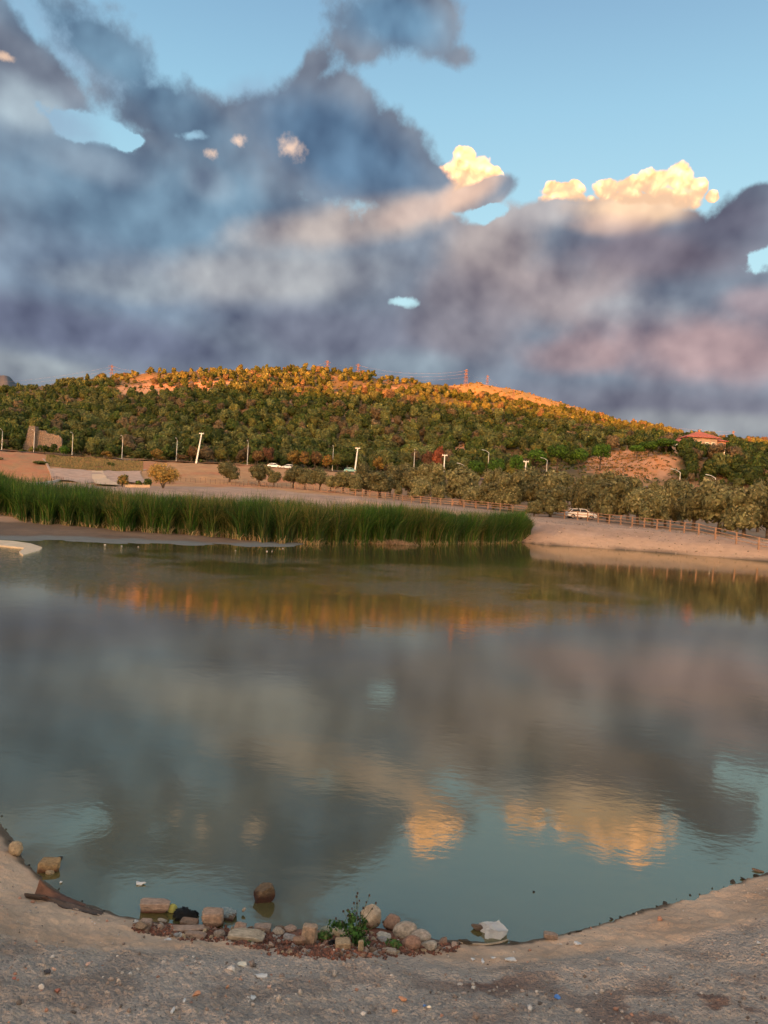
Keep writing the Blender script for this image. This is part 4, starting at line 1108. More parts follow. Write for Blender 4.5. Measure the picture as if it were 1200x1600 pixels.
m_ = MB(); m_.box(*hb(6.0, 10.3, 3.0, 6.2, -3, 3)); m_.build('brick_wing', M_BRICK, root)
def hip(m_, x0, x1, y0, y1, z0, h, ov=1.0, rl=.35):
    x0 -= ov; x1 += ov; y0 -= ov; y1 += ov; cx = (x0 + x1) / 2; cy = (y0 + y1) / 2; rx = (x1 - x0) / 2 * rl
    v = [(x0, y0, z0), (x1, y0, z0), (x1, y1, z0), (x0, y1, z0), (x0, y0, z0 + .22), (x1, y0, z0 + .22), (x1, y1, z0 + .22), (x0, y1, z0 + .22), (cx - rx, cy, z0 + h), (cx + rx, cy, z0 + h)]
    m_.add(v, [(3, 2, 1, 0), (0, 1, 5, 4), (1, 2, 6, 5), (2, 3, 7, 6), (3, 0, 4, 7), (4, 5, 9, 8), (6, 7, 8, 9), (5, 6, 9), (7, 4, 8)])
m_ = MB(); hip(m_, -6.5, 6.0, -4, 5, 7.2, 3.1, 1.3, .12); ro = m_.build('roof', M_ROOF, root)
m2 = MB(); m2.box((-.3, .5, 10.3), (.9, .9, 1.5)); m2.box((-.3, .5, 11.1), (1.15, 1.15, .15)); m2.build('chimney', M_BRICK, ro)
m_ = MB(); hip(m_, -11, -6.7, -3, 4, 5.0, 1.7, .9, .1); m_.build('roof', M_ROOF, root)
m_ = MB(); hip(m_, 6.2, 10.3, -3, 3, 6.2, 1.3, .9, .1); m_.build('roof', M_ROOF, root)
m_ = MB(); m_.box(*hb(-12.3, -7.2, 2.9, 3.7, -4.6, -3.05)); m_.box(*hb(4.3, 9.8, 2.1, 2.85, -5.2, -2.9)); m_.build('balcony', M_WHITE, root)
m_ = MB(); m_.box(*hb(6.2, 9.4, -2.6, -1.7, -5.2, -2.9)); m_.build('terrace_slab', M_WHITE, root)
for xx in (7.6, 9.0):
    m_ = MB(); m_.box(*hb(xx - .3, xx + .3, -1.7, 2.1, -4.9, -4.3)); m_.build('column', M_WHITE, root)
for xx, zz, ww, hh in ((-4.5, 4.4, 1.4, 1.4), (-1.5, 4.4, 1.4, 1.4), (1.6, 4.4, 1.4, 1.4), (4.4, 4.4, 1.2, 1.6), (-9, .8, 1.4, 1.4), (-4.5, .8, 1.4, 1.4), (1.6, .8, 1.4, 1.4)):
    yf = -4.0 if xx > -6.5 else -3.0
    m_ = MB(); m_.box((xx, yf - .03, zz), (ww + .3, .1, hh + .3)); wi = m_.build('window', M_WHITE, root)
    m_ = MB(); m_.box((xx, yf - .07, zz), (ww, .06, hh)); m_.build('pane', M_WIN, wi)
m_ = MB(); m_.box((8.2, -3.03, 4.7), (1.6, .1, 1.6)); m_.build('window', M_WIN, root)

# ------------------------------------------------------------------ ruined stone wall
def stone_mat():
    m_, t, out = material('ruin_masonry'); co = t.n('ShaderNodeTexCoord').outputs['Object']
    vo = t.n('ShaderNodeTexVoronoi', {'Vector': co, 'Scale': 3.2, 'Randomness': .9})
    k = t.ss(vo.outputs['Distance'], .15, .55, 1.15, .5, 'LINEAR')
    cc = t.mix(t.ss(t.noise(co, .6, 4), .4, .6), (.27, .19, .14), (.22, .17, .14))
    cc = t.n('ShaderNodeVectorMath', {0: cc, 'Scale': k}, operation='SCALE').outputs[0]
    bn = t.n('ShaderNodeBump', {'Height': vo.outputs['Distance'], 'Strength': .8, 'Distance': .15})
    b_ = t.n('ShaderNodeBsdfPrincipled', {'Base Color': cc, 'Roughness': .9, 'Normal': bn.outputs[0]}); t.t.links.new(b_.outputs[0], out.inputs[0]); return m_
M_STONE = stone_mat()
RY = 262
rp_ = at_y(44, 708, RY)
root = thing('ruined_wall', 'ruined rubble-stone wall with a taller corner tower among the trees on the left', 'ruin', (rp_.x, RY, rp_.z))
k = RY / F
def ruin(m_, top, thick, y0, seed):
    """top: list of (px offset, py top, px spread at base)"""
    r = random.Random(seed); n = 46; v = []
    xs = [i / (n - 1) * (top[-1][0] - top[0][0]) + top[0][0] for i in range(n)]
    for x_ in xs:
        zt = np.interp(x_, [a_[0] for a_ in top], [a_[1] for a_ in top]) * k + r.uniform(-.22, .22)
        v += [(x_ * k, y0, -3), (x_ * k, y0 + .25, zt), (x_ * k, y0 + thick, zt + r.uniform(-.2, .1)), (x_ * k, y0 + thick, -3)]
    f = []
    for i in range(n - 1):
        a_ = i * 4; f += [(a_, a_ + 4, a_ + 5, a_ + 1), (a_ + 1, a_ + 5, a_ + 6, a_ + 2), (a_ + 2, a_ + 6, a_ + 7, a_ + 3)]
    f += [(0, 1, 2, 3), (n * 4 - 1, n * 4 - 2, n * 4 - 3, n * 4 - 4)]
    m_.add(v, f)
m_ = MB(); ruin(m_, [(10, 37), (24, 36), (26, 33), (45, 30), (50, 26)], 1.0, .6, 3); m_.build('wall', M_STONE, root)
m_ = MB()
for i in range(12):
    z0 = i * 3.6; m_.box(((6 - (11 - i) * .35) * k * 1.0, .4, (z0 + 1.8 - 1) * k), ((10 + (11 - i) * .75) * k, 2.6 + (11 - i) * .12, 3.75 * k), rz=random.uniform(-.05, .05))
m_.build('tower', M_STONE, root)

# ------------------------------------------------------------------ spillway and kerb wall at the left of the far bank
M_CONC = plain('old_concrete', (0.33, 0.225, 0.175), .9, var=.3, scale=.6, bump=.4, bscale=3)
M_CONC2 = plain('pale_ramp_concrete', (0.44, 0.32, 0.22), .9, var=.15, scale=.6)
def patch(quad, dz, nx=40, ny=16):
    (a_, b_, c_, d_) = [Vector((col_x(p[0], p[1], p[2]), p[2], 0)) for p in quad]     # near-left, near-right, far-right, far-left
    v = []
    for j in range(ny + 1):
        for i in range(nx + 1):
            s0 = i / nx; t0 = j / ny; p = (a_ * (1 - s0) + b_ * s0) * (1 - t0) + (d_ * (1 - s0) + c_ * s0) * t0
            v.append((p.x, p.y, gz(p.x, p.y) + dz))
    f = [(j * (nx + 1) + i, j * (nx + 1) + i + 1, (j + 1) * (nx + 1) + i + 1, (j + 1) * (nx + 1) + i) for j in range(ny) for i in range(nx)]
    return v, f
root = thing('spillway', 'sloping concrete spillway basin littered with rubble on the far bank', 'spillway', (0, 0, 0))
v, f = patch([(92, 760, 140), (236, 765, 135), (218, 738, 196), (76, 731, 190)], .25); m_ = MB(); m_.add(v, f); m_.build('apron', M_CONC, root, smooth=True)
v, f = patch([(148, 765, 128), (186, 768, 126), (160, 736, 192), (143, 736, 192)], .36, 10); m_ = MB(); m_.add(v, f); m_.build('chute', M_CONC2, root, smooth=True)
def wallpath(pts, h, w_, mat, name, parent=None):
    P = []
    for (p0, p1) in zip(pts[:-1], pts[1:]):
        for i in range(8):
            t = i / 8; px = p0[0] * (1 - t) + p1[0] * t; Y_ = p0[1] * (1 - t) + p1[1] * t
            x = col_x(px, 750, Y_); P.append(Vector((x, Y_, gz(x, Y_))))
    m_ = MB(); v = []
    for i, p in enumerate(P):
        d = (P[min(i + 1, len(P) - 1)] - P[max(i - 1, 0)]); d.z = 0; d.normalize(); nn = Vector((-d.y, d.x, 0)) * w_ / 2
        v += [p - nn + Vector((0, 0, -.6)), p - nn + Vector((0, 0, h)), p + nn + Vector((0, 0, h)), p + nn + Vector((0, 0, -.6))]
    f = []
    for i in range(len(P) - 1):
        a_ = i * 4; f += [(a_, a_ + 1, a_ + 5, a_ + 4), (a_ + 1, a_ + 2, a_ + 6, a_ + 5), (a_ + 2, a_ + 3, a_ + 7, a_ + 6)]
    f += [(3, 2, 1, 0), (len(v) - 4, len(v) - 3, len(v) - 2, len(v) - 1)]
    m_.add(v, f); return m_.build(name, mat, parent)
wallpath([(66, 212), (76, 190), (92, 141)], .4, .5, M_CONC, 'wing_wall', root)
wallpath([(76, 190), (140, 193), (218, 196), (228, 210)], .2, .5, M_CONC, 'rim', root)
tag(wallpath([(-40, 121), (20, 121.5), (55, 124), (80, 132), (100, 146)], .45, .35, plain('kerb_wall_concrete', (.42, .36, .33)), 'kerb_wall'), 'low curved concrete kerb wall under the thin post fence on the left bank', 'wall')
tag(wallpath([(196, 122), (215, 122.5), (238, 123)], .45, .4, M_CONC2, 'channel_wall'), 'short pale concrete wall below the two green bushes', 'wall')

# ------------------------------------------------------------------ shrubs on the far bank
def shrub(name, label, px, ytop, Y_, wpx, cols, n, leaf, seed, H=None, nl=8, wisp=False):
    p = at_y(px, ytop, Y_); z = gz(p.x, Y_); H = p.z - z; R = wpx * Y_ / F / 2
    r = np.random.default_rng(seed)
    root = thing(name, label, 'shrub', (p.x, Y_, z), 0)
    lobes = [(0, 0, H * .5, R * .7, R * .7, H * .45)] + [(r.uniform(-.6, .6) * R, r.uniform(-.6, .6) * R, r.uniform(.3, .75) * H, R * .4, R * .4, H * .25) for _ in range(nl)]
    v, f, cc = leaf_cloud(r, lobes, n, leaf, cols, shell=(.2, 1.1) if wisp else (.6, 1.05), aspect=3.5 if wisp else 1.6)
    link('foliage', mesh('foliage', v, f, M_FOL, col=cc), root)
    m_ = MB()
    for i in range(9):
        t = r.uniform(0, 6.28); q_ = R * r.uniform(.2, .75); m_.path([(0, 0, -.2), (math.cos(t) * q_ * .4, math.sin(t) * q_ * .4, H * .4), (math.cos(t) * q_, math.sin(t) * q_, H * .85)], [.05, .035, .012], 4)
    m_.build('stem', M_BARK, root)
TAMA = [(0.46, 0.27, 0.06), (0.40, 0.24, 0.07), (0.32, 0.23, 0.07)]
shrub('feathery_shrub', 'tall feathery orange-yellow shrub on the bank behind the reeds', 257, 722, 118, 62, TAMA, 4200, .13, 1, wisp=True)
shrub('green_bush', 'dark green bush beside the feathery orange shrub, above the short pale wall', 232, 747, 124, 16, YGREEN + PINE, 700, .2, 2)
shrub('green_bush', 'smaller green bush left of the dark green one, above the short pale wall', 217, 750, 124, 11, YGREEN + PINE, 400, .2, 3)
shrub('spiky_plant', 'spiky pale green plant growing out of the rubble right of the chute', 192, 741, 124, 20, YGREEN + TAMA, 420, .22, 4, wisp=True)
shrub('dark_bush', 'low dark bush at the head of the spillway wing wall', 63, 720, 200, 26, OAK + OLIVE, 700, .35, 5)
shrub('dark_bush', 'low dark bush at the left edge of the mound', 0, 715, 200, 12, OAK + BROWNG, 300, .35, 6)
shrub('dark_bush', 'tiny olive-green bush in the middle of the dry grass above the spillway', 174, 722, 212, 15, OAK + YGREEN, 300, .3, 7)
shrub('dark_bush', 'tiny bush at the corner of the spillway wing wall', 82, 711, 222, 10, OAK + YGREEN, 260, .3, 8)
for i, (px, yt, wp, cl_, lab) in enumerate([(52, 697, 16, YGREEN, 'yellow-green shrub at the foot of the ruined tower'), (70, 695, 18, OAK, 'dark shrub in front of the middle of the ruined wall'), (84, 692, 16, OAK, 'dark shrub hiding the right end of the ruined wall'), (100, 694, 18, PINE, 'bright green shrub right of the ruined wall'), (36, 703, 14, OAK, 'dark shrub left of the ruined tower')]):
    shrub('ruin_shrub', lab, px, yt, 250, wp, cl_, 500, .4, 60 + i)
# tufts of dry grass above the spillway and on the mound
r5 = np.random.default_rng(9)
n = 9000
pp = r5.uniform(70, 222, n); yy_ = r5.uniform(197, 232, n)
xx_ = np.interp(pp, PX, UX) * yy_; zz_ = height(xx_, yy_)
dc = np.array([(.26, .19, .08), (.20, .17, .07), (.16, .15, .06), (.30, .19, .09)])[r5.integers(0, 4, n)]
v, f, cc = blades(xx_, yy_, zz_, r5.uniform(.2, .7, n), r5.normal(0, .3, n), r5.uniform(0, 6.28, n), np.full(n, .22), dc * .8, dc, r5, 2)
tag(link('dry_grass', mesh('dry_grass', v, f, M_REED, col=cc)), 'dry yellow-green grass filling the berm above the spillway', 'grass', None, 'stuff')

# ------------------------------------------------------------------ pylons and wires
M_PYL = plain('pylon_steel', (0.10, 0.065, 0.055), .7, var=.05)
def pylon(label, px, ytop, Y_, H, rz=.5):
    p = at_y(px, ytop, Y_)
    root = thing('pylon', label, 'pylon', (p.x, Y_, p.z - H), rz, 'power pylons on the ridge')
    m_ = MB(); B = H * .10; t_ = H * .025; nseg = 7
    lv = [(i / nseg) for i in range(nseg + 1)]
    for i in range(nseg):
        w0 = B + (t_ - B) * min(1, lv[i] / .8); w1 = B + (t_ - B) * min(1, lv[i + 1] / .8); z0 = lv[i] * H; z1 = lv[i + 1] * H
        cs_ = [(-1, -1), (1, -1), (1, 1), (-1, 1)]
        for q_ in range(4):
            a_, b_ = cs_[q_], cs_[(q_ + 1) % 4]
            m_.bar((a_[0] * w0, a_[1] * w0, z0), (a_[0] * w1, a_[1] * w1, z1), .11, .10, 4)
            m_.bar((a_[0] * w0, a_[1] * w0, z0), (b_[0] * w1, b_[1] * w1, z1), .055, .055, 4)
            m_.bar((b_[0] * w0, b_[1] * w0, z0), (a_[0] * w1, a_[1] * w1, z1), .055, .055, 4)
    m_.build('tower', M_PYL, root)
    tips = []
    for zf in (.66, .80, .93):
        a_ = MB(); L = H * .13
        for sg in (-1, 1):
            a_.bar((0, 0, H * zf + H * .03), (sg * L, 0, H * zf), .12, .08, 4); a_.bar((0, 0, H * zf - .1), (sg * L, 0, H * zf), .12, .08, 4)
        a_.build('crossarm', M_PYL, root)
        tips.append(Vector((p.x, Y_, p.z - H + H * zf)))
    return tips
T = [pylon('pylon standing on the shaded left end of the ridge', 175, 570, 660, 22), pylon('pylon behind the middle of the sunlit crest, left of its close neighbour', 512, 563, 700, 26),
     pylon('pylon just right of the middle crest pylon', 560, 568, 760, 26), pylon('tallest pylon, standing fully in view where the two hills meet', 729, 577, 640, 20),
     pylon('pylon on top of the smooth far hill', 762, 586, 1010, 26), pylon('short pylon on the right slope of the smooth far hill', 803, 608, 700, 17),
     pylon('faint pylon behind the slope right of the villa', 1146, 673, 700, 20)]
M_CABLE = plain('power_cable', (0.22, 0.18, 0.17), .5, var=.02)
def cable(label, A, B, sag, r_=.035):
    for i, (a_, b_) in enumerate(zip(A, B)):
        pts = []
        for j in range(25):
            t = j / 24; p = a_ * (1 - t) + b_ * t; p.z -= sag * 4 * t * (1 - t); pts.append(p)
        m_ = MB(); m_.path([p - pts[0] for p in pts], [r_] * 25, 4)
        o = m_.build('power_cable', M_CABLE, None, pts[0]); tag(o, ('top', 'middle', 'lowest')[2 - i] + ' cable ' + label, 'cable', 'power cables over the ridge')
cable('running from the left ridge pylon out of the left edge', T[0], [at_y(-160, y_, 560) for y_ in (610, 604, 598)], 6)
cable('between the left ridge pylon and the middle crest pylon', T[0], T[1], 14)
cable('between the two close pylons on the crest', T[1], T[2], 2)
cable('between the crest pylon and the tallest pylon', T[2], T[3], 5)
cable('from the tallest pylon to the one on the far hill', T[3], T[4], 4)
cable('from the far-hill pylon down to the short slope pylon', T[4], T[5], 4)
cable('from the short slope pylon down to the faint right pylon', T[5], T[6], 8)

# ------------------------------------------------------------------ rocks, litter and driftwood in front
M_ROCK = attr_mat('rock_surface', .85, nscale=3.5, nvar=.38, bump=1.0, bscale=6, bdist=.022, spec=.35)
M_WETR = attr_mat('wet_rock', .35, nscale=14, nvar=.3, bump=.7, bscale=60, bdist=.01)
def rock_mesh(seed, angular=.5, sub=3, dark=None, base=(.4, .3, .22), mat=None):
    r = random.Random(seed); bm = bmesh.new(); bmesh.ops.create_icosphere(bm, subdivisions=sub, radius=1)
    v = np.array([p.co[:] for p in bm.verts]); f = np.array([[q_.index for q_ in fc_.verts] for fc_ in bm.faces]); bm.free()
    rg_ = np.random.default_rng(seed)
    if angular > .75: v = np.sign(v) * np.abs(v) ** .25; v /= np.linalg.norm(v, axis=1).mean()
    for _ in range(5 if angular > .75 else 9 if angular > .55 else int(5 + angular * 9)):
        n_ = rg_.normal(size=3); n_ /= np.linalg.norm(n_); h_ = rg_.uniform(.6, .95) if angular > .75 else rg_.uniform(.28, .62) if angular > .55 else rg_.uniform(.6, .88) if angular > .3 else rg_.uniform(.75, .95)
        dd = v @ n_; ex = np.maximum(dd - h_, 0); v = v - ex[:, None] * n_ * .97
    off_ = rg_.uniform(0, 50)
    nn = fbm(v[:, 0] * 2.2 + off_, v[:, 1] * 2.2 + v[:, 2] * 1.7, 4, seed)
    v = v * (1 + (.10 if angular > .55 else .15) * nn)[:, None]
    v /= np.abs(v).max(0)
    cc = np.tile(np.array(base), (len(v), 1)) * (1 + .35 * fbm(v[:, 0] * 3 + off_, v[:, 1] * 3 + v[:, 2] * 2, 3, seed + 5))[:, None]
    if dark is not None:                       # wet dark foot of a stone standing in water
        cc = cc * (1 - sstep(-v[:, 2] + .35 * nn, dark - .2, dark + .2)[:, None] * np.array([.70, .86, .88]))
    return mesh('rock', v, f, mat or M_ROCK, col=cc, smooth=False if angular > .4 else True)
def rock(name, label, px, pyb, wpx, hpx, base, seed, cat='rock', group=None, ang=.6, dark=None, depth=.8, lift=0.0, rz=None, sink=.24, mat=None, tilt=0.0, hk=.8, inwater=False):
    p = on_ground(px, pyb, 0.0 if inwater else -9)
    if p.z < 0 : p.z = 0.0
    t = p.y / ray(px, pyb).y
    wd = wpx * t / F / 2; hh = max(hpx * t / F * hk / 2, .008)
    if dark is None and 200 < px < 720: dark = .42
    me = rock_mesh(seed, ang, 3 if wpx > 10 else 2, dark, tuple(.85 * q_ for q_ in base), mat)
    o = link(name, me, None, (p.x, p.y + wd * depth * .8, p.z + hh * (1 - sink * 2) + lift))
    o.scale = (wd, wd * depth, hh); o.rotation_euler = (0, tilt, random.uniform(-.3, .3) if rz is None else rz)
    return tag(o, label, cat, group)
RG = 'stones heaped at the water edge'
PALE = (.46, .35, .27); BRN = (.27, .165, .11); PNK = (.42, .28, .21); TANR = (.44, .31, .19); DKB = (.16, .11, .08); GRY = (.36, .31, .28); WHT = (.6, .56, .52)
RK = [ # name,label,px,bottom,w,h,base,seed,kwargs
 ('boulder', 'smooth tan boulder resting alone at the far left water edge', 20, 1337, 25, 27, TANR, 1, dict(ang=.3, hk=.9)),
 ('stone_block', 'ochre block with a dark wet foot at the left bank', 73, 1369, 33, 23, (.34, .21, .10), 2, dict(ang=.9, dark=.05, hk=.85)),
 ('stone', 'small pale stone tucked under the ochre block at the left bank', 76, 1371, 14, 9, TANR, 3, dict(ang=.5)),
 ('boulder', 'dark wet boulder standing alone in the water', 402, 1435, 49, 34, (.13, .085, .05), 4, dict(ang=.7, dark=-.25, hk=1.0, depth=.7, mat='w')),
 ('stone_block', 'long pinkish block at the left end of the rubble', 239, 1436, 48, 19, PNK, 5, dict(ang=.8, hk=1.0, depth=.45, rz=.12, lift=.015)),
 ('stone', 'brown broken stone in the left corner of the rubble', 215, 1455, 24, 20, (.30, .20, .13), 6, dict()),
 ('stone', 'pale angular stone beside the brown corner stone', 226, 1452, 18, 17, PNK, 7, dict(ang=.8)),
 ('stone', 'small flat pale stone below the black bag', 251, 1444, 17, 10, PALE, 8, dict(ang=.6)),
 ('stone', 'small pinkish stone right under the flat pale stone', 249, 1454, 10, 11, PNK, 9, dict()),
 ('stone_block', 'square tan block with a flat pale top near the clear plastic bag', 329, 1449, 35, 25, (.42, .27, .19), 10, dict(ang=1.0, hk=1.1, depth=.7)),
 ('stone', 'dark wet stone under the clear plastic bag', 356, 1447, 28, 18, DKB, 11, dict(dark=.1)),
 ('flat_stone', 'long thin slab lying in the red soil left of the square block', 292, 1458, 56, 10, PNK, 12, dict(ang=.9, depth=.35, rz=.15)),
 ('flat_stone', 'shorter thin slab in front of the long slab', 304, 1466, 34, 11, PNK, 13, dict(ang=.9, depth=.4, rz=-.05)),
 ('flat_stone', 'brown slab behind the long thin slab', 294, 1447, 28, 10, BRN, 14, dict(ang=.8, depth=.6)),
 ('stone', 'round brown stone below the square block', 320, 1457, 13, 12, BRN, 15, dict(ang=.3)),
 ('stone', 'round grey-brown stone at the edge of the silt below the dark wet stone', 341, 1465, 19, 14, (.33, .25, .2), 16, dict(ang=.2)),
 ('flat_stone', 'pale flat slab with a mossy edge in the left half of the rubble', 383, 1471, 58, 12, (.46, .36, .26), 17, dict(ang=.9, depth=.45, rz=-.05)),
 ('stone', 'peaked pinkish stone above the pale mossy slab', 376, 1459, 26, 20, PNK, 18, dict(ang=.7)),
 ('stone', 'tiny pale stone balanced on the peaked pinkish one', 379, 1441, 8, 7, PALE, 19, dict(lift=.03)),
 ('stone', 'upright brown stone right of the peaked pinkish one', 390, 1457, 11, 14, BRN, 20, dict()),
 ('flat_stone', 'flat stone at the waterline below the dark boulder', 409, 1455, 27, 8, PNK, 21, dict(ang=.8, depth=.6)),
 ('stone', 'pale rounded stone left of the rock triangle', 434, 1463, 20, 15, PALE, 22, dict(ang=.4)),
 ('stone', 'brown stone behind the pale rounded one', 438, 1456, 18, 10, BRN, 23, dict()),
 ('stone', 'pink stone at the waterline left of the rock triangle', 453, 1458, 20, 11, PNK, 24, dict(ang=.4)),
 ('stone', 'low grey-pink wedge at the foot of the rock triangle', 456, 1472, 30, 12, GRY, 25, dict(ang=.6)),
 ('pointed_rock', 'pointed triangular rock sticking up at the water edge left of the weed', 483, 1477, 26, 36, (.44, .31, .22), 26, dict(ang=1.0, hk=1.05, depth=.6)),
 ('stone', 'brown lump leaning on the left foot of the pointed rock', 467, 1479, 22, 20, (.36, .22, .15), 27, dict()),
 ('mossy_rock', 'pale rock with a green mossy face left of the weed', 509, 1464, 28, 18, (.38, .33, .22), 28, dict(ang=.4)),
 ('mossy_rock', 'lumpy pale rock partly under the weed leaves', 532, 1466, 26, 19, (.40, .34, .24), 29, dict(ang=.4)),
 ('stone', 'orange-tan angular stone in front of the weed', 535, 1484, 25, 17, TANR, 30, dict(ang=.9)),
 ('stone', 'brown stone behind the orange-tan angular one', 546, 1472, 20, 14, BRN, 31, dict()),
 ('boulder', 'pale furrowed rock, the highest of the rubble, just right of the weed', 580, 1453, 38, 30, (.46, .34, .24), 32, dict(ang=.5, hk=1.1, lift=.03)),
 ('boulder', 'reddish-brown rounded boulder beside the pale furrowed rock', 612, 1456, 29, 25, (.30, .18, .13), 33, dict(ang=.4, hk=1.0, lift=.015)),
 ('boulder', 'big smooth jug-shaped boulder at the right of the rubble', 633, 1470, 40, 24, (.44, .34, .26), 34, dict(ang=.15, hk=1.15, lift=.0)),
 ('boulder', 'pale tapering stone forming the neck of the jug-shaped pair', 658, 1473, 32, 18, (.46, .36, .29), 35, dict(ang=.3, hk=1.0, rz=-.2)),
 ('boulder', 'reddish smooth boulder in front of the jug-shaped boulder', 643, 1486, 32, 22, (.34, .19, .13), 36, dict(ang=.3, hk=1.0)),
 ('stone', 'pink slab lying on the shoulder of the reddish smooth boulder', 646, 1477, 22, 10, PNK, 37, dict(ang=.6, lift=.02)),
 ('flat_stone', 'cream flat-topped stone at the right foot of the rubble', 673, 1487, 30, 16, (.50, .40, .31), 38, dict(ang=.4, hk=.9)),
 ('flat_stone', 'white pitted stone in the hollow right of the weed', 599, 1469, 26, 11, (.55, .46, .37), 39, dict(ang=.4)),
 ('flat_stone', 'grey flat stone just below the white pitted one', 600, 1476, 22, 8, GRY, 40, dict(ang=.5)),
 ('stone', 'brown rounded stone below the grey flat one', 582, 1490, 14, 12, BRN, 41, dict(ang=.3)),
 ('stone', 'pale square stone at the lower edge of the rubble', 611, 1493, 17, 11, PALE, 42, dict(ang=.8)),
 ('stone', 'upright bone-pale splinter of stone below the weed', 563, 1489, 9, 20, (.48, .36, .22), 43, dict(ang=.9, hk=1.2)),
 ('stone', 'brown stone cluster piece at the right tip of the rubble, larger one', 692, 1479, 22, 14, (.36, .21, .14), 44, dict()),
 ('stone', 'small brown stone at the very right tip of the rubble', 713, 1478, 9, 8, BRN, 45, dict()),
 ('stone', 'brown stone with a pale top in the water beside the white bag', 745, 1467, 19, 13, DKB, 46, dict(dark=.3, hk=.9)),
 ('flat_stone', 'dark wet flat stone at the waterline left of the white bag', 729, 1477, 26, 9, (.10, .075, .05), 47, dict(depth=.5)),
 ('flat_stone', 'dark wet flat stone at the waterline right of the white bag', 802, 1476, 22, 5, (.09, .07, .05), 48, dict(depth=.5)),
 ('brick', 'broken tan brick lying alone on the right water edge', 861, 1470, 22, 11, (.36, .25, .19), 49, dict(ang=1.0, hk=1.0, depth=.55)),
 ('stone', 'flat brown stone at the far right of the near shore', 1187, 1366, 20, 6, (.20, .13, .09), 50, dict(depth=.5)),
 ('debris', 'dark clump of debris floating near the left bank', 93, 1343, 9, 5, (.04, .03, .025), 51, dict(inwater=True)),
 ('debris', 'tiny dark scrap floating in the blue water at the right', 834, 1396, 5, 4, (.03, .025, .025), 52, dict(inwater=True)),
]
for nm, lab, px, pb, w_, h_, base, sd_, kw in RK:
    if kw.get('mat') == 'w': kw['mat'] = None
    rock(nm, lab, px, pb, w_, h_, base, sd_, cat='rock' if nm not in ('brick', 'debris') else nm, group=RG if nm in ('stone', 'flat_stone', 'boulder', 'stone_block', 'mossy_rock', 'pointed_rock') and 200 < px < 720 else None, **kw)
# small rubble between them
r6 = random.Random(17)
smeshes = [rock_mesh(900 + i, .7, 2, None, c_) for i, c_ in enumerate([PNK, BRN, PALE, (.34, .18, .12), TANR, BRN, GRY, PNK, WHT, (.30, .17, .12)])]
def scat(n, label, group, pos, size, name='small_stone', msh=None, cat='stone', flat=(.5, .9)):
    for i in range(n):
        px, py = pos(i); p = on_ground(px, py, 0.0)
        t = p.y / ray(px, py).y; s_ = size() * t / F / 2
        o = link(name, (msh or smeshes)[r6.randrange(len(msh or smeshes))], None, (p.x, p.y, p.z + s_ * .25))
        o.scale = (s_, s_ * r6.uniform(.6, 1), s_ * r6.uniform(*flat)); o.rotation_euler = (r6.uniform(-.4, .4), r6.uniform(-.4, .4), r6.uniform(0, 6.28))
        if name == 'small_stone':
            k_ = smeshes.index(o.data); zn = next(tx for lim, tx in ((270, 'by the long pinkish block'), (330, 'by the thin slabs'), (400, 'by the pale mossy slab'), (470, 'left of the pointed rock'), (530, 'below the mossy rocks'), (580, 'under the weed'), (640, 'below the reddish boulder'), (800, 'at the right tip')) if px < lim)
            lb = 'small %s stone in the rubble %s' % (('pinkish', 'brown', 'pale', 'red-brown', 'tan', 'brown', 'grey', 'pinkish', 'whitish', 'dark brown')[k_], zn)
            tag(o, lb, cat, 'rubble: ' + lb); continue
        if name == 'wet_stone': zn = next(tx for lim, tx in ((930, 'near the broken brick'), (1000, 'right of the broken brick'), (1090, 'halfway up the right shore'), (1300, 'near the right picture edge')) if px < lim); label = 'small dark wet stone at the waterline ' + zn; group = 'wet stones ' + zn
        if name == 'weedy_stone': zn = next(tx for lim, tx in ((18, 'at the left picture edge'), (70, 'between the tan boulder and the ochre block'), (130, 'beside the curled rusty sheet'), (300, 'right of the rotten plank')) if px < lim); label = 'small dark weedy stone at the waterline ' + zn; group = 'weedy stones ' + zn
        tag(o, label, cat, group)
def rubpos(i):
    px = r6.uniform(212, 712)
    top = np.interp(px, [212, 260, 330, 400, 500, 560, 680, 712], [1442, 1448, 1450, 1456, 1462, 1455, 1476, 1476]); bot = np.interp(px, [212, 280, 340, 400, 450, 520, 620, 680, 712], [1454, 1466, 1470, 1480, 1492, 1498, 1494, 1490, 1482])
    return px, r6.uniform(top, bot)
scat(260, 'small reddish stone among the larger rubble at the near water edge', 'small stones filling the rubble', rubpos, lambda: r6.choice([4, 5, 6, 7, 9, 11, 13]))
dk = [rock_mesh(950 + i, .7, 2, None, (.05, .038, .028)) for i in range(3)]
def edgepos(i):
    k_ = i / 62; pxs = np.interp(k_, [0, .62, 1], [886, 1198, 1205]) + r6.uniform(-3, 3)
    return pxs, np.interp(pxs, [880, 930, 1000, 1100, 1200], [1464, 1446, 1424, 1394, 1363]) + r6.uniform(-1.5, 2)
scat(18, 'small dark wet stone in the line along the right water edge', 'dark wet stones along the right water edge', lambda i: edgepos(i * 62 / 18 * .62), lambda: r6.choice([2.5, 3.5, 5, 7, 11]), 'wet_stone', dk, flat=(.3, .6))
scat(9, 'small dark weedy stone in the line along the left water edge', 'dark weedy stones along the left water edge', lambda i: (np.interp(i / 9, [0, .3, .6, 1], [1, 22, 70, 200]) + r6.uniform(-2, 2), np.interp(i / 9, [0, .3, .6, 1], [1275, 1325, 1380, 1439]) + r6.uniform(-1, 3)), lambda: r6.choice([4, 5, 6, 8]), 'weedy_stone', dk, flat=(.3, .6))

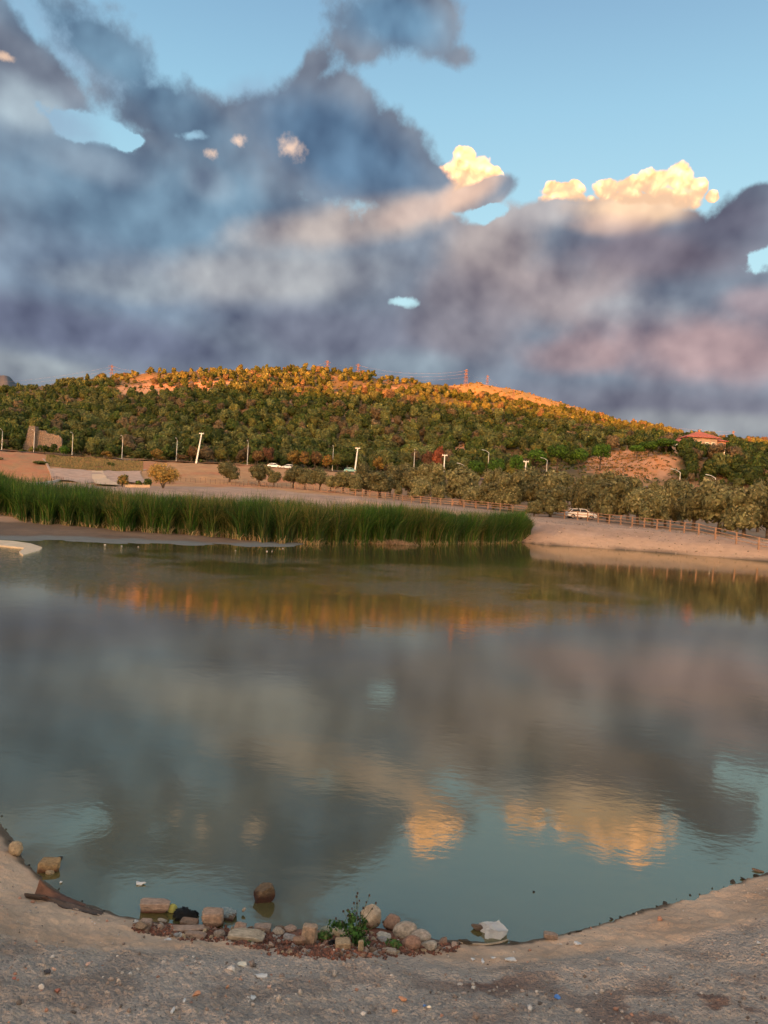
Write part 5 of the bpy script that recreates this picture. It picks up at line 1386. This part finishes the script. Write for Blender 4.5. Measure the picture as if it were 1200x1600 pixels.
# crumbly red soil holding the rubble
bm = bmesh.new(); bmesh.ops.create_icosphere(bm, subdivisions=1, radius=1)
iv = np.array([p.co[:] for p in bm.verts]); jf = np.array([[q_.index for q_ in fc_.verts] for fc_ in bm.faces]); bm.free()
r8 = np.random.default_rng(29); pos = []
while len(pos) < 700:
    px, py = rubpos(0); p = on_ground(px, py + r6.uniform(-3, 4), 0.0); pos.append((p.x, p.y, p.z))
pos = np.repeat(np.array(pos), 5, 0); pos[:, 0] += r8.normal(0, .025, len(pos)); pos[:, 1] += r8.normal(0, .018, len(pos)); pos[:, 2] = np.maximum(height(pos[:, 0], pos[:, 1]), 0); n = len(pos); sz = r8.uniform(.005, .017, n)
vv = iv[None] * (sz[:, None, None] * r8.uniform(.6, 1.3, (n, 1, 3))) * r8.uniform(.75, 1.25, (n, len(iv), 1)) + pos[:, None] + np.array([0, 0, .003])
pc = np.array([(.15, .055, .033), (.11, .045, .03), (.20, .08, .05), (.08, .04, .028)])[r8.integers(0, 4, n)]
ff = (np.arange(n) * len(iv))[:, None, None] + jf[None]
tag(link('red_soil', mesh('red_soil', vv.reshape(-1, 3), ff.reshape(-1, 3), M_ROCK, col=np.repeat(pc, len(iv), 0))), 'crumbly red-brown soil and grit between the stones at the water edge', 'soil', None, 'stuff')

# stones, clods and dry weeds lying on the far embankment
m = 26000
ex_ = r8.uniform(6, 46, m); ey_ = r8.uniform(62, 112, m); es_ = sdf(ex_, ey_)
kp = (es_ > .15) & (es_ < 14) & (r8.random(m) < np.where(es_ < 1.2, 1.0, .30)); ex_, ey_ = ex_[kp], ey_[kp]; m = len(ex_)
ez_ = height(ex_, ey_); esz = np.minimum(.018 + r8.exponential(.022, m), .12)
vv = iv[None] * (esz[:, None, None] * r8.uniform(.5, 1.4, (m, 1, 3)) * np.array([1, 1, .6])) + np.stack([ex_, ey_, ez_], 1)[:, None]
pc = np.array([(.30, .20, .15), (.20, .13, .09), (.40, .30, .23), (.14, .11, .05), (.10, .07, .05)])[r8.integers(0, 5, m)]
ff = (np.arange(m) * len(iv))[:, None, None] + jf[None]
tag(link('bank_debris', mesh('bank_debris', vv.reshape(-1, 3), ff.reshape(-1, 3), M_ROCK, col=np.repeat(pc, len(iv), 0))), 'stones, clods and dry weeds scattered on the far embankment', 'debris', None, 'stuff')

# pebbles and chips: too many to count, one object
bm = bmesh.new(); bmesh.ops.create_icosphere(bm, subdivisions=1, radius=1)
iv = np.array([p.co[:] for p in bm.verts]); jf = np.array([[q_.index for q_ in fc_.verts] for fc_ in bm.faces]); bm.free()
r7 = np.random.default_rng(23); n = 5200
qx = r7.uniform(-3.6, 4.6, n); qy = r7.uniform(3.3, 8.6, n); qs = sdf(qx, qy)
keep = (qs > .04) & (r7.random(n) < np.where(qs > 1.0, 1.0, .35)); qx, qy, qs = qx[keep], qy[keep], qs[keep]; n = len(qx)
sz = .0045 + r7.exponential(.0042, n); sz = np.minimum(sz, .03); qz = height(qx, qy) + sz * .2
vv = iv[None] * (sz[:, None, None] * r7.uniform(.6, 1.2, (n, 1, 3))) * r7.uniform(.8, 1.2, (n, len(iv), 1)) + np.stack([qx, qy, qz], 1)[:, None]
pc = np.array([(.30, .24, .20), (.22, .16, .13), (.40, .34, .30), (.30, .15, .10), (.12, .09, .075), (.50, .44, .38)])[r7.choice(6, n, p=[.40, .27, .10, .12, .11, .0])] * 1.1
ff = (np.arange(n) * len(iv))[:, None, None] + jf[None]
tag(link('pebbles', mesh('pebbles', vv.reshape(-1, 3), ff.reshape(-1, 3), M_ROCK, col=np.repeat(pc, len(iv), 0))), 'loose pebbles and chips strewn over the near bank', 'pebbles', None, 'stuff')

# single coloured stones and bits of litter on the bank
M_LIT = {k_: plain('litter_' + k_, v_, .6, var=.12, scale=20) for k_, v_ in dict(white=(.46, .43, .41), pink=(.45, .27, .2), orange=(.46, .2, .1), blue=(.08, .18, .42), red=(.26, .09, .06), dark=(.04, .03, .03), cream=(.62, .52, .4)).items()}
def flake(name, label, px, py, w_, h_, matk, seed, cat='litter', thick=.004, inwater=False, crump=.25):
    p = on_ground(px, py, 0.0 if inwater else -9); t = p.y / ray(px, py).y
    r = random.Random(seed); a_ = w_ * t / F / 2; b_ = h_ * t / F / 2 / .55; n = 12; m_ = MB(); v = []
    rr = [1 - .55 * r.random() ** 1.4 for _ in range(n)]
    for lay in (1, -1):
        v.append((0, 0, thick * lay + crump * min(a_, b_) * .5))
        for i in range(n):
            an = 6.283 * i / n; q_ = rr[i]; zz = crump * min(a_, b_) * math.sin(an * 2 + seed) * .6
            v.append((math.cos(an) * a_ * q_, math.sin(an) * b_ * q_, zz + thick * lay))
    f = []
    for i in range(n):
        j = (i + 1) % n; f += [(0, 1 + i, 1 + j), (n + 1, n + 2 + j, n + 2 + i), (1 + i, n + 2 + i, n + 2 + j, 1 + j)]
    m_.add(v, f)
    o = m_.build(name, M_LIT[matk], None, (p.x, p.y, p.z + thick + .003 + crump * min(a_, b_) * .4)); return tag(o, label, cat)
for i, (nm, lab, px, py, w_, h_, mk_, iw) in enumerate([
    ('paper_scrap', 'torn white strip lying on the silt below the white bag, the longest scrap', 798, 1501, 26, 6, 'white', 0), ('paper_scrap', 'thin white scrap just left of the longest torn strip', 770, 1500, 10, 2.5, 'white', 0),
    ('paper_scrap', 'upright-looking white scrap below the two torn strips', 754, 1504, 6, 8, 'white', 0), ('paper_scrap', 'white scrap left of the torn strips, above the gravel', 739, 1502, 7, 4, 'white', 0),
    ('paper_scrap', 'white flake on the silt below the broken brick', 902, 1476, 14, 5, 'white', 0), ('paper_scrap', 'pale flake on the silt below the left rubble', 263, 1470, 14, 5, 'white', 0),
    ('paper_scrap', 'flat whitish patch on the gravel below the mossy slab', 378, 1510, 26, 7, 'cream', 0), ('paper_scrap', 'ragged pale scrap right of the flat whitish patch', 408, 1527, 22, 6, 'white', 0),
    ('paper_scrap', 'white chip low in the picture left of centre', 395, 1563, 11, 7, 'white', 0), ('paper_scrap', 'small white chip right of the orange brick bit', 288, 1566, 5, 6, 'white', 0),
    ('paper_scrap', 'white chip near the bottom edge left of centre', 270, 1583, 7, 9, 'white', 0), ('paper_scrap', 'white speck on the gravel far right', 1185, 1477, 6, 4, 'white', 0),
    ('bottle_cap', 'bright blue bottle cap on the gravel at lower right', 871, 1562, 12, 7, 'blue', 0), ('leaf_scrap', 'dark scrap beside the blotch of pink stones at lower left', 74, 1523, 12, 6, 'dark', 0),
    ('foam_piece', 'white foam scrap floating near the left bank', 219, 1382, 19, 7, 'white', 1), ('foam_piece', 'small white bit floating at the foot of the left bank', 95, 1380, 5, 4, 'white', 1)]):
    flake(nm, lab, px, py, w_, h_, mk_, i, inwater=bool(iw))
for i, (lab, px, py, w_, h_, mk_) in enumerate([('orange brick fragment, the largest bright stone at lower left', 305, 1560, 14, 13, 'orange'), ('pale pink stone on the gravel at left', 137, 1510, 10, 8, 'pink'), ('pink stone right of the dark scrap at lower left', 82, 1519, 9, 9, 'pink'),
                                               ('red stone near the left edge', 21, 1534, 7, 6, 'red'), ('maroon stone below the dark scrap at lower left', 89, 1553, 12, 11, 'red'), ('flat tan stone below the middle of the rubble', 629, 1566, 14, 10, 'orange'),
                                               ('orange stone near the bottom edge right of centre', 617, 1585, 11, 9, 'orange'), ('cream stone beside the bluish chip right of centre', 671, 1577, 9, 8, 'cream'), ('bluish chip left of the cream stone', 663, 1578, 7, 7, 'blue'),
                                               ('small orange pebble right of the largest orange fragment', 354, 1546, 7, 6, 'orange'), ('pinkish pebble above the ragged pale scrap', 421, 1546, 8, 7, 'pink')]):
    o = rock('stone_fragment', lab, px, py, w_, h_, (.4, .3, .2), 1200 + i, cat='stone', sink=.1); o.data.materials.clear(); o.data.materials.append(M_LIT[mk_])

# crumpled plastic bags
def bag_mat(name, rgb, alpha, rough):
    m_, t, out = material(name); co = t.n('ShaderNodeTexCoord').outputs['Object']
    bn = t.n('ShaderNodeBump', {'Height': t.noise(co, 9, 5, .7), 'Strength': .7, 'Distance': .15})
    b_ = t.n('ShaderNodeBsdfPrincipled', {'Base Color': rgb + (1,), 'Roughness': rough, 'Alpha': alpha, 'Normal': bn.outputs[0]})
    tr = t.n('ShaderNodeBsdfTranslucent', {'Color': rgb + (1,)})
    mx = t.n('ShaderNodeMixShader', {0: .3 if alpha < 1 else .0, 1: b_.outputs[0], 2: tr.outputs[0]}); t.t.links.new(mx.outputs[0], out.inputs[0]); return m_
def bag(name, label, px, pyb, wpx, hpx, mat, seed, lift=0.0, spikes=.5, folds=False, inwater=True, cat='plastic bag'):
    p = on_ground(px, pyb, 0.0); t = p.y / ray(px, pyb).y; a_ = wpx * t / F / 2; h_ = hpx * t / F / 2
    bm = bmesh.new(); bmesh.ops.create_icosphere(bm, subdivisions=5, radius=1)
    v = np.array([q_.co[:] for q_ in bm.verts]); f = np.array([[q_.index for q_ in fc_.verts] for fc_ in bm.faces]); bm.free()
    o_ = seed * 7.1
    rd = 1 - np.abs(fbm(v[:, 0] * 2 + o_, v[:, 1] * 2 + v[:, 2], 3, seed)) * 1.1 * spikes - np.abs(fbm(v[:, 0] * 3 + v[:, 2] * 2, v[:, 1] * 3 + o_, 3, seed + 4)) * .6 * spikes
    if folds:
        rg_ = np.random.default_rng(seed)
        for _ in range(70):
            n_ = rg_.normal(size=3); n_ /= np.linalg.norm(n_); ex = np.maximum(v @ n_ - rg_.uniform(.5, .95), 0); v = v - ex[:, None] * n_ * 1.5
        rd = 1 + .10 * fbm(v[:, 0] * 4, v[:, 1] * 4 + v[:, 2] * 3, 2, seed)
    v = v * np.clip(rd, .15, 2)[:, None]; v[:, 2] = np.maximum(v[:, 2], -.35)
    v /= np.abs(v).max(0)
    o = link(name, mesh(name, v, f, mat, smooth=False), None, (p.x, p.y + a_ * .5, p.z + h_ * .25 + lift)); o.scale = (a_, a_ * .7, h_ * .95)
    return tag(o, label, cat)
M_BAGW = bag_mat('white_plastic', (.88, .87, .88), .9, .3); M_BAGK = bag_mat('black_plastic', (.012, .012, .014), 1.0, .25); M_BAGC = bag_mat('clear_plastic', (.62, .66, .66), .45, .2); M_BAGY = bag_mat('yellow_plastic', (.50, .47, .12), 1.0, .5)
bag('white_plastic_bag', 'crumpled white plastic bag floating at the near water edge', 773, 1468, 47, 30, M_BAGW, 3, folds=True)
bag('black_plastic_bag', 'shiny black plastic bag behind the long pinkish block', 286, 1441, 42, 28, M_BAGK, 5, spikes=.9)
bag('black_plastic_bag', 'small black scrap of plastic standing up right of the larger black bag', 300, 1434, 20, 14, M_BAGK, 8, spikes=1.0)
bag('clear_plastic_bag', 'clear plastic bag draped over the dark stone beside the square block', 352, 1437, 34, 17, M_BAGC, 7, lift=.02)
bag('yellow_plastic_lump', 'pale yellow lump between the pinkish block and the black bag', 268, 1428, 16, 18, M_BAGY, 9, spikes=.2, cat='litter', lift=.01)
bag('black_plastic_scrap', 'black plastic scrap left of the orange-tan angular stone', 519, 1477, 16, 10, M_BAGK, 11, spikes=.8)

# rusty sheet and plank on the left bank
M_RUST = plain('rusty_metal', (.12, .05, .028), .75, var=.5, scale=9, bump=.4)
M_DKWOOD = plain('rotten_wood', (.075, .05, .04), .9, var=.4, bump=.6)
def ribbon(pts, mat, name, label, cat, thick=.006, lift0=0.0):
    """pts: rows (px_a, py_a, za, px_b, py_b, zb): two long edges of a bent sheet, heights above ground in metres"""
    A = []; B = []
    for (ax, ay, za, bx_, by_, zb) in pts:
        pa = on_ground(ax, ay); pb = on_ground(bx_, by_)
        da = ray(ax, ay); db = ray(bx_, by_)
        def lifted(px, py, zz):
            p = on_ground(px, py); d = ray(px, py)
            # keep the sight line, raise the point above the ground under it
            t = p.y / d.y; 
            for _ in range(20):
                q_ = Vector((d.x * t, d.y * t, CAM_Z + d.z * t)); g = gz(q_.x, q_.y)
                t -= ((zz) - (q_.z - g)) / (abs(d.z) - .0)
            return Vector((d.x * t, d.y * t, CAM_Z + d.z * t))
        A.append(lifted(ax, ay, za)); B.append(lifted(bx_, by_, zb))
    n = 28; m_ = MB(); v = []
    ts = np.linspace(0, len(pts) - 1, n)
    for tt in ts:
        i = min(int(tt), len(pts) - 2); fr_ = tt - i
        a_ = A[i].lerp(A[i + 1], fr_); b_ = B[i].lerp(B[i + 1], fr_)
        for j in range(5):
            k_ = j / 4; p = a_.lerp(b_, k_); p.z += -.012 * math.sin(k_ * math.pi) + random.uniform(-.002, .002); v.append(p)
    m = len(v); v2_ = [p + Vector((0, .0, -thick)) for p in v]
    f = []
    for i in range(n - 1):
        for j in range(4):
            a0 = i * 5 + j; f += [(a0, a0 + 1, a0 + 6, a0 + 5), (m + a0, m + a0 + 5, m + a0 + 6, m + a0 + 1)]
        for j0 in (0, 4): a0 = i * 5 + j0; f.append((a0, a0 + 5, m + a0 + 5, m + a0))
    o0 = v[0].copy(); m_.add([p - o0 for p in v + v2_], f)
    return tag(m_.build(name, mat, None, o0, smooth=True), label, cat)
ribbon([(62, 1373, .16, 54, 1397, .03), (74, 1385, .12, 66, 1402, .03), (95, 1396, .07, 90, 1408, .02), (115, 1405, .04, 112, 1411, .015), (134, 1412, .02, 132, 1415, .01)], M_RUST, 'rusty_sheet', 'curled rusty metal sheet standing up at its left end on the left bank', 'scrap metal', .006)
ribbon([(38, 1395, .05, 44, 1399, .015), (70, 1399, .05, 70, 1405, .012), (105, 1409, .05, 100, 1418, .01), (135, 1417, .04, 130, 1424, .008), (162, 1424, .02, 156, 1430, .004)], M_DKWOOD, 'rotten_plank', 'dark split plank lying under the curled rusty sheet', 'plank', .02)
# curved stick at the white bag
sp2 = [(716, 1475), (738, 1477), (760, 1478), (780, 1475), (794, 1470)]
P = [on_ground(*q_, 0.0) + Vector((0, 0, .008)) for q_ in sp2]
m_ = MB(); m_.path([p - P[0] for p in P], [.006, .007, .008, .008, .006], 6); tag(m_.build('stick', plain('pale_stick', (.3, .22, .15)), None, P[0]), 'thin curved stick on the waterline below the white bag', 'stick')
# pale slab fragment at the left mud flat
a_ = [(-30, 842), (20, 845), (48, 849), (66, 855), (62, 860), (36, 867), (30, 862), (38, 856), (0, 852), (-30, 852)]
P = [at_z(x_, y_, .06) for x_, y_ in a_]; m_ = MB(); n = len(P); o0 = P[0].copy()
v = [p - o0 for p in P] + [p - o0 - Vector((0, 0, .25)) for p in P]
cen = sum([p for p in v[:n]], Vector()) / n
m_.add(v, [(i, (i + 1) % n, n + (i + 1) % n, n + i)[::-1] for i in range(n)])
bm = bmesh.new(); bv = [bm.verts.new(p) for p in v[:n]]; bf = bm.faces.new(bv); bmesh.ops.triangulate(bm, faces=[bf])
bm.verts.index_update()
for fc_ in bm.faces: m_.f3.append([q_.index for q_ in fc_.verts])
bm.free()
tag(m_.build('mud_slab', plain('pale_slab', (.45, .36, .26), .85, var=.2, scale=2, bump=.4), None, o0), 'pale cracked slab of mud lying in the water at the left edge', 'slab')
for i, (px, py, w_) in enumerate([(164, 851, 5), (190, 853, 4), (216, 854, 3), (368, 860, 3), (417, 861, 4), (425, 861, 3), (442, 857, 3), (491, 849, 3)]):
    p = at_z(px, py, .03); m_ = MB(); q_ = w_ * p.y / F / 2 * .7; m_.box((0, 0, 0), (q_ * 2, q_, q_ * .5), taper=.6); o = m_.build('floating_foam', M_LIT['white'], None, p)
    tag(o, ['larger white scrap floating before the mud flat on the left', 'white dot floating right of the larger white scrap', 'faint grey scrap right of the white dots by the mud flat', 'white speck floating at the right end of the mud flat', 'left one of two close white specks on dark water', 'right one of two close white specks on dark water', 'white speck near the end of the grey mud', 'white speck under the reeds left of centre'][i], 'litter')

# flowering weed growing from the rubble
wp_ = on_ground(556, 1476); t_w = wp_.y / ray(556, 1476).y
ks = t_w / F
root = thing('weed', 'leafy green weed with tall thin seed-head stems growing from the rubble', 'plant', wp_)
r = np.random.default_rng(3)
m_ = MB(); hd = MB(); tips = []
for (dx, dy) in [(-2, 76), (16, 71), (27, 61), (-16, 51), (-23, 47), (-4, 66), (-6, 58), (8, 50), (-12, 38), (-34, 34), (4, 36), (40, 32), (-1, 46)]:
    H_ = dy * ks * 1.1; X_ = dx * ks; y0 = r.uniform(-.03, .03)
    pts = [Vector((X_ * (t ** 1.5) + math.sin(t * 5 + dx) * .004, y0 * t, H_ * t)) for t in np.linspace(0, 1, 7)]
    m_.path(pts, list(np.linspace(.0035, .0012, 7)), 4); tips.append(pts[-1])
    if dy > 30:
        q_ = pts[-1]; hd.box(q_, (.012, .012, .015), rz=r.uniform(0, 1)); q2 = pts[-2] + Vector((r.uniform(-.02, .02), 0, .01)); hd.box(q2, (.010, .010, .012)); m_.bar(pts[-3], q2, .0012)
m_.build('stem', plain('weed_stem', (.07, .08, .035), .8), root)
hd.build('seed_head', plain('dry_seed_head', (.035, .02, .015), .9), root)
v, f, cc = leaf_cloud(r, [(-.02, 0, .10, .12, .07, .09), (.02, -.02, .03, .10, .08, .08), (-.15, .02, .13, .12, .06, .05), (.05, .03, .14, .05, .05, .09), (-.04, .0, .2, .06, .04, .07)], 620, .022, [(.05, .13, .025), (.04, .10, .02), (.08, .16, .04), (.03, .07, .015)], shell=(.1, 1.05), aspect=1.7)
link('leaves', mesh('leaves', v, f, M_FOL, col=cc), root)
def tuft(label, px, py, w_, n, seed):
    p = on_ground(px, py); r = np.random.default_rng(seed); a_ = w_ * p.y / F / 2
    v, f, cc = leaf_cloud(r, [(0, 0, a_ * .3, a_, a_ * .7, a_ * .5)], n, .018, [(.05, .12, .03), (.07, .14, .035), (.10, .12, .04)], shell=(.1, 1.05))
    tag(link('green_tuft', mesh('green_tuft', v, f, M_FOL, col=cc), None, p), label, 'plant')
tuft('small green tuft between the white pitted stone and the reddish smooth boulder', 614, 1479, 26, 160, 1); tuft('low green growth at the foot of the pale mossy rocks', 508, 1467, 34, 200, 2)
tuft('thin moss tuft on the edge of the pale flat slab', 390, 1473, 16, 60, 3); tuft('green tuft on top of the pale furrowed rock', 590, 1428, 18, 60, 4)
#==PART3==
